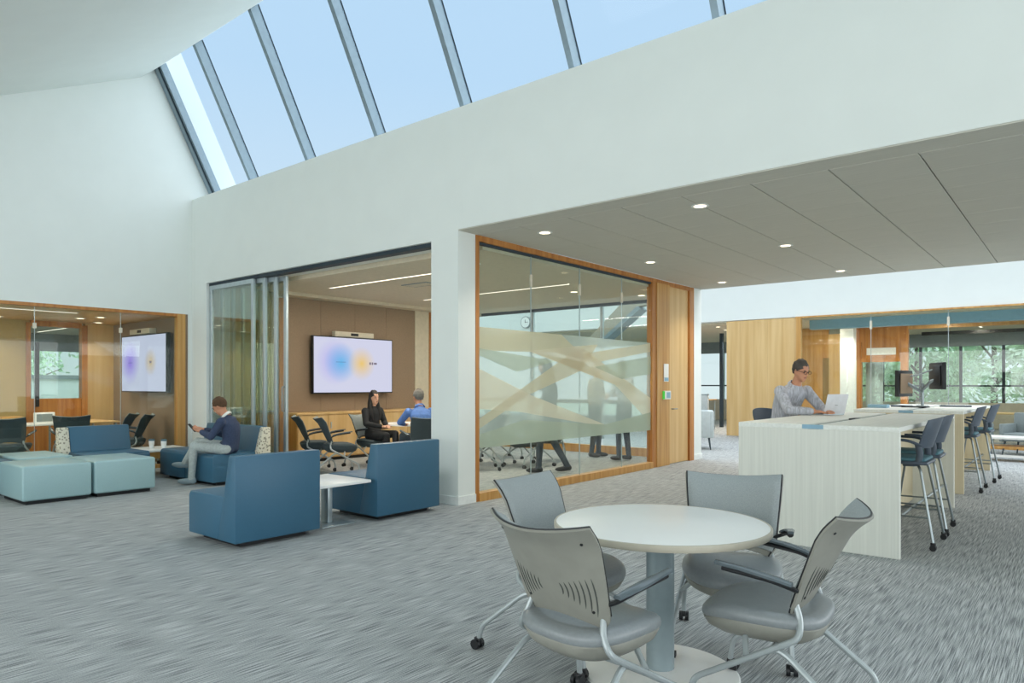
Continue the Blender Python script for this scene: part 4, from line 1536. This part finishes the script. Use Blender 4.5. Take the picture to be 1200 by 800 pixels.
def tree(label, loc, h, rad, m, seed, n=1500):
    rnd = random.Random(seed)
    t = thing('tree', label, 'tree', loc, 0, 'trees outside the windows')
    bm = NB()
    tube(bm, [(0, 0, 0), (0.05, 0.02, h * 0.35), (0.0, 0.1, h * 0.75)], [0.16, 0.12, 0.05], 8)
    for k in range(5):
        a = k * 1.3
        tube(bm, [(0, 0.02, h * (0.3 + 0.08 * k)), (math.cos(a) * rad * 0.6, math.sin(a) * rad * 0.6, h * (0.45 + 0.08 * k))], [0.05, 0.02], 6)
    obj('trunk', bm, 'bark', t)
    vs, fs = [], []
    cl = [(rnd.uniform(-1, 1) * rad * 0.7, rnd.uniform(-1, 1) * rad * 0.7, h * rnd.uniform(0.15, 0.95), rnd.uniform(0.35, 0.6) * rad) for _ in range(16)]
    for i in range(n):
        cx, cy, cz, cr = rnd.choice(cl)
        d = Vector((rnd.gauss(0, 1), rnd.gauss(0, 1), rnd.gauss(0, 1))).normalized()
        p = Vector((cx, cy, cz)) + d * cr * rnd.uniform(0.6, 1.0)
        a = Vector((rnd.gauss(0, 1), rnd.gauss(0, 1), rnd.gauss(0, 1))).normalized()
        b = d.cross(a).normalized()
        s = rnd.uniform(0.10, 0.20)
        a = b.cross(d)
        k = len(vs)
        vs += [p - a * s, p + b * s * 0.5 + d * 0.03, p + a * s, p - b * s * 0.5 + d * 0.03]
        fs.append((k, k + 1, k + 2, k + 3))
    me = bpy.data.meshes.new('foliage')
    me.from_pydata(vs, [], fs)
    me.materials.append(M[m])
    o = bpy.data.objects.new('foliage', me)
    C.objects.link(o)
    o.parent = t
    o['kind'] = 'stuff'
    return t


TS = [(-9.4, 31, 6.0, 'leaf2', 'front row, leftmost'), (-5.1, 31, 6.4, 'leaf', 'front row, behind the framed glass door'), (-0.8, 31, 6.0, 'leaf2', 'front row, above the stools'), (3.5, 31, 6.5, 'leaf', 'front row, rightmost'),
      (-11.6, 35.6, 7.5, 'leaf', 'middle row, leftmost'), (-7.3, 35.6, 7.0, 'leaf2', 'middle row, second from the left'), (-3.0, 35.6, 7.6, 'leaf2', 'middle row, behind the monitors'), (1.3, 35.6, 7.2, 'leaf', 'middle row, rightmost'),
      (-9.4, 40.2, 9, 'leaf2', 'back row, leftmost'), (-5.1, 40.2, 9.2, 'leaf', 'back row, second from the left'), (-0.8, 40.2, 9, 'leaf', 'back row, third from the left'), (3.5, 40.2, 9.2, 'leaf2', 'back row, rightmost')]
for i, (x, y, h, m, n) in enumerate(TS):
    tree(('deep green' if m == 'leaf' else 'pale green') + ' tree outside the far windows, ' + n, (x, y, -1.0), h, 1.65, m, i, 2600)
tree('pale green young tree outside the left meeting room window', (-26, 6.4, -1.0), 3.4, 0.8, 'leaf2', 21, 700)
tree('deep green tree outside the left rooms, behind the low white building', (-39, 10.5, -1.0), 6, 3.2, 'leaf', 22, 2200)
lb = thing('low_building', 'low white building outside the left meeting room window', 'building', (-31, 9, -1.0))
bx('walls', 'white', -2, 2, -9, 9, 0, 2.6, parent=lb)
bx('roof_edge', 'slategrey', -2.1, 2.1, -9.1, 9.1, 2.6, 2.75, parent=lb)

# ------------------------------------------------------------------ people


def ring_loft(bm, secs, n=16):
    rings = []
    for c, r, f, a, b in secs:
        rings.append([bm.verts.new(c + r * (a * math.cos(2 * PI * k / n)) + f * (b * math.sin(2 * PI * k / n))) for k in range(n)])
    for p, q in zip(rings, rings[1:]):
        for k in range(n): bm.faces.new((p[k], p[(k + 1) % n], q[(k + 1) % n], q[k]))
    bm.faces.new(rings[0][::-1])
    bm.faces.new(rings[-1])


def capsule(bm, a, b, ra, rb, n=12):
    a, b = Vector(a), Vector(b)
    d = (b - a).normalized()
    pts, rr = [], []
    for k in range(4):
        t = k / 4 * PI / 2
        pts.append(a - d * ra * math.cos(t)); rr.append(max(0.002, ra * math.sin(t)))
    pts += [a, a.lerp(b, 0.33), a.lerp(b, 0.66), b]
    rr += [ra, ra + (rb - ra) * 0.30, ra + (rb - ra) * 0.7, rb]
    for k in range(1, 5):
        t = k / 4 * PI / 2
        pts.append(b + d * rb * math.sin(t)); rr.append(max(0.002, rb * math.cos(t)))
    tube(bm, pts, rr, n)


def person(label, loc, rotz, J, mats, vox=0.009, hair='short', hairmat='hairbrown', glasses=False, collar=None, female=False, k=1.0, group=None):
    P, N, Hd = V(*J['hip']), V(*J['neck']), V(*J['head'])
    rt = V(*J.get('right', (1, 0, 0))).normalized()
    up = (N - P).normalized()
    fw = up.cross(rt).normalized()
    fh = V(*J.get('face', (0, 1, 0))).normalized()
    rh = fh.cross(V(0, 0, 1)).normalized()
    uh = rh.cross(fh).normalized()
    mh = Matrix((rh, fh, uh)).transposed()
    sw = (0.165 if female else 0.19) * k
    bones = []      # (a, b, ra, rb, tag)
    bm = NB()
    Lsp = (N - P).length
    S = [(-0.16, .10, .09), (-0.08, .155, .115), (0.02, .172, .122), (.25, .150 if not female else .128, .112), (.5, .160 if not female else .138, .118), (.72, .182 if not female else .155, .122), (.88, .165 if not female else .14, .098), (.97, .095, .075), (1.03, .06, .06)]
    secs = []
    for t, a, b in S:
        bow = -0.035 * math.sin(PI * max(0, min(1, t))) * J.get('bow', 1)
        secs.append((P + up * (Lsp * t) + fw * bow, rt, fw, a * k, b * k))
    ring_loft(bm, secs, 18)
    bones += [(P - up * 0.05, N - up * 0.085, 0.15, 0.118, 'torso')]
    bones += [(P - up * 0.10, P + up * 0.02, 0.15, 0.15, 'pelvis')]
    capsule(bm, N - up * 0.03, Hd - uh * 0.06 - fh * 0.01, 0.058, 0.052)
    bones += [(N + up * 0.0, Hd - uh * 0.06 - fh * 0.01, 0.062, 0.055, 'neck')]
    # head
    ell(bm, Hd + uh * 0.015 - fh * 0.008, (0.073, 0.094, 0.105), 20, 14, mh)
    ell(bm, Hd - uh * 0.050 + fh * 0.022, (0.058, 0.066, 0.068), 16, 10, mh)
    ell(bm, Hd - uh * 0.098 + fh * 0.058, (0.024, 0.022, 0.020), 10, 8, mh)
    ell(bm, Hd + fh * 0.094 - uh * 0.022, (0.013, 0.020, 0.015), 10, 8, mh)
    ell(bm, Hd + fh * 0.087 - uh * 0.002, (0.010, 0.012, 0.028), 10, 8, mh)
    for s in (-1, 1):
        ell(bm, Hd + rh * (s * 0.076) - fh * 0.008 - uh * 0.01, (0.010, 0.018, 0.031), 8, 8, mh)
    bones += [(Hd + uh * 0.03, Hd - uh * 0.05 + fh * 0.02, 0.085, 0.07, 'head')]
    for s, sd in ((1, 'R'), (-1, 'L')):
        sh = N + rt * (s * sw) - up * 0.075
        el, wr = V(*J['elbow' + sd]), V(*J['wrist' + sd])
        hd = V(*J.get('hand' + sd, wr - el)).normalized()
        ell(bm, sh, (0.066 * k, 0.066 * k, 0.066 * k), 14, 10)
        capsule(bm, sh, el, 0.063 * k, 0.052 * k)
        capsule(bm, el, el.lerp(wr, 0.86), 0.051 * k, 0.041 * k)
        capsule(bm, el, wr, 0.044 * k, 0.030 * k)
        bones += [(sh, el, 0.056, 0.046, 'uarm'), (el, el.lerp(wr, 0.93), 0.046, 0.033, 'farm')]
        # hand: palm, four unequal bent fingers, thumb from the side
        pn = V(*J.get('palm' + sd, (0, 0, -1)))       # direction the palm faces
        pn = (pn - hd * pn.dot(hd)).normalized()
        sdv = hd.cross(pn).normalized()
        if sdv.dot(rt) * s > 0: sdv = -sdv             # thumb side points inwards
        mp = Matrix((sdv, hd, pn)).transposed()
        pc = wr + hd * 0.055
        ell(bm, pc, (0.041 * k, 0.054, 0.018), 12, 8, mp)
        cu = J.get('curl' + sd, 0.6)
        for i, (off, ln) in enumerate(((0.029, 0.068), (0.010, 0.076), (-0.010, 0.071), (-0.028, 0.056))):
            b0 = wr + hd * 0.088 + sdv * off * k
            d1 = (hd + pn * 0.35 * cu).normalized()
            d2 = (hd + pn * 1.1 * cu).normalized()
            d3 = (hd + pn * 2.2 * cu).normalized()
            p1 = b0 + d1 * ln * 0.45
            p2 = p1 + d2 * ln * 0.32
            p3 = p2 + d3 * ln * 0.23
            tube(bm, [b0 - d1 * 0.01, p1, p2, p3], [0.0098, 0.0092, 0.0085, 0.0065], 8)
        tb = wr + hd * 0.035 + sdv * 0.030 * k
        t1 = tb + (hd * 0.6 + sdv * 0.8 + pn * 0.3).normalized() * 0.036
        t2 = t1 + (hd * 0.9 + sdv * 0.35 + pn * 0.4).normalized() * 0.03
        tube(bm, [tb - sdv * 0.01, t1, t2], [0.012, 0.0105, 0.0075], 8)
        bones += [(wr + hd * 0.02, wr + hd * 0.15, 0.034, 0.03, 'hand')]
        hp = P + rt * (s * 0.088 * k) - up * 0.03
        kn, an = V(*J['knee' + sd]), V(*J['ankle' + sd])
        td = V(*J.get('toe' + sd, (0, 1, -0.1))).normalized()
        capsule(bm, hp, kn, 0.088 * k, 0.062 * k)
        capsule(bm, kn, an, 0.062 * k, 0.047 * k)
        bones += [(hp, kn, 0.085, 0.062, 'thigh'), (kn, an, 0.06, 0.047, 'calf')]
        side = td.cross(V(0, 0, 1)).normalized()
        u2 = side.cross(td)
        mf = Matrix((side, td, u2)).transposed()
        fc = an + td * 0.075 - u2 * 0.045
        ell(bm, fc, (0.046, 0.135, 0.042), 14, 10, mf)
        ell(bm, an - td * 0.02 - u2 * 0.035, (0.040, 0.05, 0.05), 12, 8, mf)
        bones += [(an - td * 0.03 - u2 * 0.055, an + td * 0.19 - u2 * 0.055, 0.05, 0.045, 'foot')]
    bmesh.ops.recalc_face_normals(bm, faces=bm.faces[:])
    me = bpy.data.meshes.new('person')
    bm.to_mesh(me)
    bm.free()
    o = bpy.data.objects.new('person', me)
    C.objects.link(o)
    md = o.modifiers.new('r', 'REMESH')
    md.mode = 'VOXEL'
    md.voxel_size = vox
    md2 = o.modifiers.new('s', 'SMOOTH')
    md2.factor = 0.5
    md2.iterations = 3 if vox < 0.012 else 2
    dg = bpy.context.evaluated_depsgraph_get()
    nm = bpy.data.meshes.new_from_object(o.evaluated_get(dg))
    o.modifiers.clear()
    o.data = nm
    bpy.data.meshes.remove(me)
    nm.name = 'person'
    # clothing materials by nearest limb
    nf = len(nm.polygons)
    ct = np.zeros(nf * 3, dtype=np.float32)
    nm.polygons.foreach_get('center', ct)
    ct = ct.reshape(-1, 3)
    best = np.full(nf, 1e9)
    idx = np.zeros(nf, dtype=np.int32)
    tags = ['torso', 'pelvis', 'neck', 'head', 'uarm', 'farm', 'hand', 'thigh', 'calf', 'foot']
    for a, b, ra, rb, tg in bones:
        a, b = np.array(a), np.array(b)
        d = b - a
        t = np.clip(((ct - a) @ d) / max(1e-9, d @ d), 0, 1)
        dist = np.linalg.norm(ct - (a + t[:, None] * d), axis=1) - (ra + (rb - ra) * t)
        w = dist < best
        best[w] = dist[w]
        idx[w] = tags.index(tg)
    mlist = []
    for m in mats.values():
        if m not in mlist: mlist.append(m)
    for x in ('eye', 'lip'):
        mlist.append(x)
    for m in mlist: nm.materials.append(M[m])
    tab = np.array([mlist.index(mats.get(tg, mats.get({'pelvis': 'thigh', 'farm': 'uarm', 'uarm': 'torso', 'calf': 'thigh', 'neck': 'head', 'hand': 'head'}.get(tg, 'torso'), mats['torso']))) for tg in tags], dtype=np.int32)
    nm.polygons.foreach_set('material_index', tab[idx])
    nm.polygons.foreach_set('use_smooth', [True] * nf)
    # eyes and mouth set into the face
    b2 = NB()
    b2.from_mesh(nm)
    n0 = len(b2.faces)

    def bit(c, r, m):
        f0 = set(b2.faces)
        ell(b2, c, r, 10, 6, mh)
        for f in b2.faces:
            if f not in f0:
                f.material_index = m
                f.smooth = True
    for s in (-1, 1):
        bit(Hd + rh * (s * 0.030) + fh * 0.080 + uh * 0.004, (0.012, 0.007, 0.006), mlist.index('eye'))
    bit(Hd + fh * 0.083 - uh * 0.062, (0.021, 0.007, 0.006), mlist.index('lip'))
    b2.to_mesh(nm)
    b2.free()
    o.location = loc
    o.rotation_euler = (0, 0, rotz)
    tag(o, label, 'person', group)
    # brows
    bm = NB()
    for s in (-1, 1):
        ell(bm, Hd + rh * (s * 0.031) + fh * 0.086 + uh * 0.021, (0.018, 0.006, 0.0045), 8, 6, mh)
    obj('eyebrows', bm, hairmat, o)
    # hair
    bm = NB()
    hc = Hd + uh * 0.030 - fh * 0.022
    ell(bm, hc, (0.085, 0.099, 0.104), 28, 20, mh)
    for v in bm.verts:
        q = mh.transposed() @ (v.co - hc)
        nz = 1 + 0.05 * math.sin(q.x * 130 + 1.3) * math.sin(q.y * 90) + 0.035 * math.sin(q.z * 150)
        v.co = hc + (v.co - hc) * nz
    pn = (uh * 0.80 - fh * 0.60).normalized()
    gm = bm.verts[:] + bm.edges[:] + bm.faces[:]
    bmesh.ops.bisect_plane(bm, geom=gm, plane_co=Hd + uh * 0.018 + fh * 0.03, plane_no=pn, clear_inner=True)
    bmesh.ops.holes_fill(bm, edges=[e for e in bm.edges if e.is_boundary])
    if hair == 'long':
        dn = V(0, 0, -1)
        for s, w in ((-1, 0.05), (1, 0.05)):
            base = Hd + rh * (s * 0.062) - fh * 0.02
            tube(bm, [base + uh * 0.05, base + dn * 0.06, base + dn * 0.16 + rh * (s * 0.015) + fh * 0.02, base + dn * 0.30 + rh * (s * 0.02) + fh * 0.06, base + dn * 0.38 + fh * 0.07], [0.035, 0.036, 0.036, 0.03, 0.012], 10)
        tube(bm, [Hd + uh * 0.04 - fh * 0.07, Hd - fh * 0.09 + dn * 0.1, Hd - fh * 0.11 + dn * 0.26, Hd - fh * 0.10 + dn * 0.36], [0.06, 0.07, 0.065, 0.02], 12)
    obj('hair', bm, hairmat, o, 60)
    if glasses:
        bm = NB()
        for s in (-1, 1):
            c = Hd + rh * (s * 0.032) + fh * 0.103 + uh * 0.003
            pts = [c + rh * (0.024 * math.cos(a)) + uh * (0.016 * math.sin(a)) for a in [2 * PI * i / 14 for i in range(15)]]
            tube(bm, pts, 0.0026, 6)
            tube(bm, [Hd + rh * (s * 0.057) + fh * 0.102 + uh * 0.008, Hd + rh * (s * 0.081) + fh * 0.02 + uh * 0.008, Hd + rh * (s * 0.083) - fh * 0.02], 0.0026, 6)
        tube(bm, [Hd - rh * 0.009 + fh * 0.108 + uh * 0.006, Hd + rh * 0.009 + fh * 0.108 + uh * 0.006], 0.0026, 6)
        obj('glasses', bm, 'black', o)
    if collar:
        bm = NB()
        n = 20
        rings = []
        ax = (Hd - N).normalized()
        cr = ax.cross(fw).normalized()
        cf = cr.cross(ax)
        for h, r in ((-0.015, 0.082), (0.022, 0.068), (0.026, 0.074), (-0.01, 0.092)):
            rings.append([bm.verts.new(N + ax * (h - 0.015 * math.sin(2 * PI * q / n)) + cr * (r * math.cos(2 * PI * q / n)) + cf * (r * math.sin(2 * PI * q / n))) for q in range(n)])
        for a, b in zip(rings, rings[1:] + rings[:1]):
            for q in range(n): bm.faces.new((a[q], a[(q + 1) % n], b[(q + 1) % n], b[q]))
        obj('collar', bm, collar, o)
    return o


# man at the near counter: perched on the stool, forearms on the top, looking down at the laptop
person('man with glasses in a striped shirt, forearms on the near counter', (-2.80, 8.52, 0), face_rot(0.9, -0.43),
       dict(hip=(0, 0, 0.88), neck=(0, 0.19, 1.405), head=(0.0, 0.275, 1.575), face=(0.05, 1, -0.30),
            elbowR=(0.27, 0.34, 1.125), wristR=(0.06, 0.50, 1.11), handR=(-0.7, 0.6, 0), palmR=(0, 0, -1), curlR=0.5,
            elbowL=(-0.27, 0.34, 1.125), wristL=(-0.10, 0.56, 1.11), handL=(0.5, 0.8, 0), palmL=(0, 0, -1), curlL=0.4,
            kneeR=(0.13, 0.44, 0.82), ankleR=(0.13, 0.30, 0.40), kneeL=(-0.13, 0.44, 0.82), ankleL=(-0.13, 0.30, 0.40), bow=1.3),
       dict(torso='stripe', thigh='slate', head='skin', foot='shoe'), vox=0.008, hairmat='hairdk', glasses=True, collar='stripe', k=1.1)

# man on the sofa with a phone, legs crossed
sf = (-9.40, 5.12, 0)
person('man in a navy jacket and pale trousers on the blue sofa looking at his phone', sf, face_rot(-0.78, -0.63),
       dict(hip=(0, 0, 0.535), neck=(0, 0.05, 0.965), head=(0, 0.145, 1.105), face=(0, 1, -0.62),
            elbowR=(0.22, 0.17, 0.69), wristR=(0.07, 0.40, 0.77), handR=(-0.2, 1, 0.25), palmR=(-0.5, 0, 0.8), curlR=0.7,
            elbowL=(-0.22, 0.17, 0.69), wristL=(-0.06, 0.38, 0.75), handL=(0.2, 1, 0.2), palmL=(0.3, 0, 0.9), curlL=0.7,
            kneeR=(0.06, 0.48, 0.60), ankleR=(0.10, 0.68, 0.30), toeR=(0.1, 1, 0.05), kneeL=(-0.09, 0.47, 0.55), ankleL=(-0.09, 0.50, 0.10), toeL=(0, 1, -0.02), bow=1.4),
       dict(torso='navy', pelvis='navy', thigh='greyjean', head='skin', foot='shoe'), vox=0.010, hairmat='hairbrown', collar='whitecloth')
ph = thing('phone', 'dark phone held by the man on the blue sofa', 'phone', (sf[0] - 0.78 * 0.53, sf[1] - 0.63 * 0.53, 0.80), face_rot(-0.80, -0.60))
bm = NB()
box(bm, -0.036, 0.036, -0.075, 0.075, -0.004, 0.004, bev=0.003, rot=(R(48), 0, 0))
obj('case', bm, 'black', ph)
bm = NB()
box(bm, -0.032, 0.032, -0.068, 0.068, 0.004, 0.005, rot=(R(48), 0, 0), pivot=(0, 0, 0))
obj('screen', bm, 'bezel', ph, 0)

# woman in black in the meeting room, hands folded
person('woman with long dark hair in a black suit, seated in the meeting room', (-9.50, 7.80, 0), face_rot(0.99, 0.02),
       dict(hip=(0, 0, 0.57), neck=(0, -0.03, 1.03), head=(0, 0.02, 1.185), face=(0.15, 1, -0.05),
            elbowR=(0.21, 0.05, 0.75), wristR=(0.06, 0.30, 0.70), handR=(-0.5, 0.8, 0), palmR=(-0.4, 0, -0.6),
            elbowL=(-0.21, 0.05, 0.75), wristL=(-0.03, 0.32, 0.70), handL=(0.5, 0.8, 0), palmL=(0.4, 0, -0.6),
            kneeR=(0.12, 0.46, 0.56), ankleR=(0.10, 0.48, 0.10), kneeL=(-0.07, 0.47, 0.58), ankleL=(0.0, 0.60, 0.14), bow=0.6),
       dict(torso='blackcloth', thigh='blackcloth', head='skin2', foot='black'), vox=0.011, hair='long', hairmat='hairblack', female=True)

# man in blue shirt turned towards her
person('grey-haired man in a blue shirt, seated with his back to the column', (-8.28, 7.76, 0), face_rot(-0.92, 0.38),
       dict(hip=(0, 0, 0.57), neck=(0, 0.05, 1.05), head=(0, 0.12, 1.215), face=(-0.25, 1, -0.05),
            elbowR=(0.26, 0.22, 0.80), wristR=(0.12, 0.44, 0.78), palmR=(-0.3, 0, -1), elbowL=(-0.27, 0.22, 0.80), wristL=(-0.12, 0.46, 0.76), palmL=(0.3, 0, -1),
            kneeR=(0.14, 0.46, 0.56), ankleR=(0.14, 0.48, 0.10), kneeL=(-0.14, 0.46, 0.56), ankleL=(-0.14, 0.48, 0.10), bow=1.2),
       dict(torso='blueshirt', thigh='slate', head='skin', foot='black'), vox=0.011, hairmat='hairgrey', collar='blueshirt')

# three people standing behind the frosted film
person('dark-clothed person striding behind the frosted film, nearest the column', (-6.62, 9.0, 0), face_rot(-0.75, -0.45),
       dict(hip=(0, 0, 0.96), neck=(0, 0.03, 1.53), head=(0, 0.08, 1.70), face=(0.1, 1, -0.2),
            elbowR=(0.27, 0.04, 1.20), wristR=(0.20, 0.26, 1.10), elbowL=(-0.27, 0.04, 1.20), wristL=(-0.20, 0.24, 1.08),
            kneeR=(0.10, -0.06, 0.50), ankleR=(0.12, -0.28, 0.11), kneeL=(-0.10, 0.14, 0.50), ankleL=(-0.10, 0.16, 0.10), toeR=(0, 1, -0.1), toeL=(0, 1, -0.02)),
       dict(torso='blackcloth', thigh='slate', head='skin', foot='black'), vox=0.012, hairmat='hairblack', hair='long')
person('person in a beige shirt standing behind the frosted film, in the middle', (-7.36, 11.5, 0), face_rot(0.9, 0.1),
       dict(hip=(0, 0, 0.96), neck=(0, 0.02, 1.52), head=(0, 0.06, 1.69), face=(0, 1, -0.1),
            elbowR=(0.25, 0.06, 1.20), wristR=(0.02, 0.24, 1.20), handR=(-1, 0.2, 0), palmR=(0, -1, 0), elbowL=(-0.25, 0.06, 1.20), wristL=(-0.02, 0.26, 1.16), handL=(1, 0.2, 0), palmL=(0, -1, 0),
            kneeR=(0.10, 0.03, 0.50), ankleR=(0.11, -0.02, 0.10), kneeL=(-0.10, 0.03, 0.50), ankleL=(-0.11, 0.02, 0.10), toeR=(0.1, 1, -0.02), toeL=(-0.1, 1, -0.02)),
       dict(torso='khaki', thigh='slate', head='skin', foot='black'), vox=0.012, hairmat='hairbrown')
person('person in a pale top standing behind the frosted film, nearest the wooden post', (-6.60, 11.3, 0), face_rot(-0.9, 0.2),
       dict(hip=(0, 0, 0.99), neck=(0, 0.02, 1.56), head=(0, 0.06, 1.73), face=(0, 1, -0.1),
            elbowR=(0.26, 0.02, 1.24), wristR=(0.20, 0.22, 1.08), elbowL=(-0.25, 0.06, 1.24), wristL=(-0.05, 0.26, 1.22), handL=(1, 0.2, 0), palmL=(0, -1, 0),
            kneeR=(0.10, 0.03, 0.52), ankleR=(0.11, -0.02, 0.10), kneeL=(-0.10, 0.03, 0.52), ankleL=(-0.11, 0.02, 0.10), toeR=(0.1, 1, -0.02), toeL=(-0.1, 1, -0.02)),
       dict(torso='bag', thigh='slate', head='skin', foot='black'), vox=0.012, hairmat='hairdk')
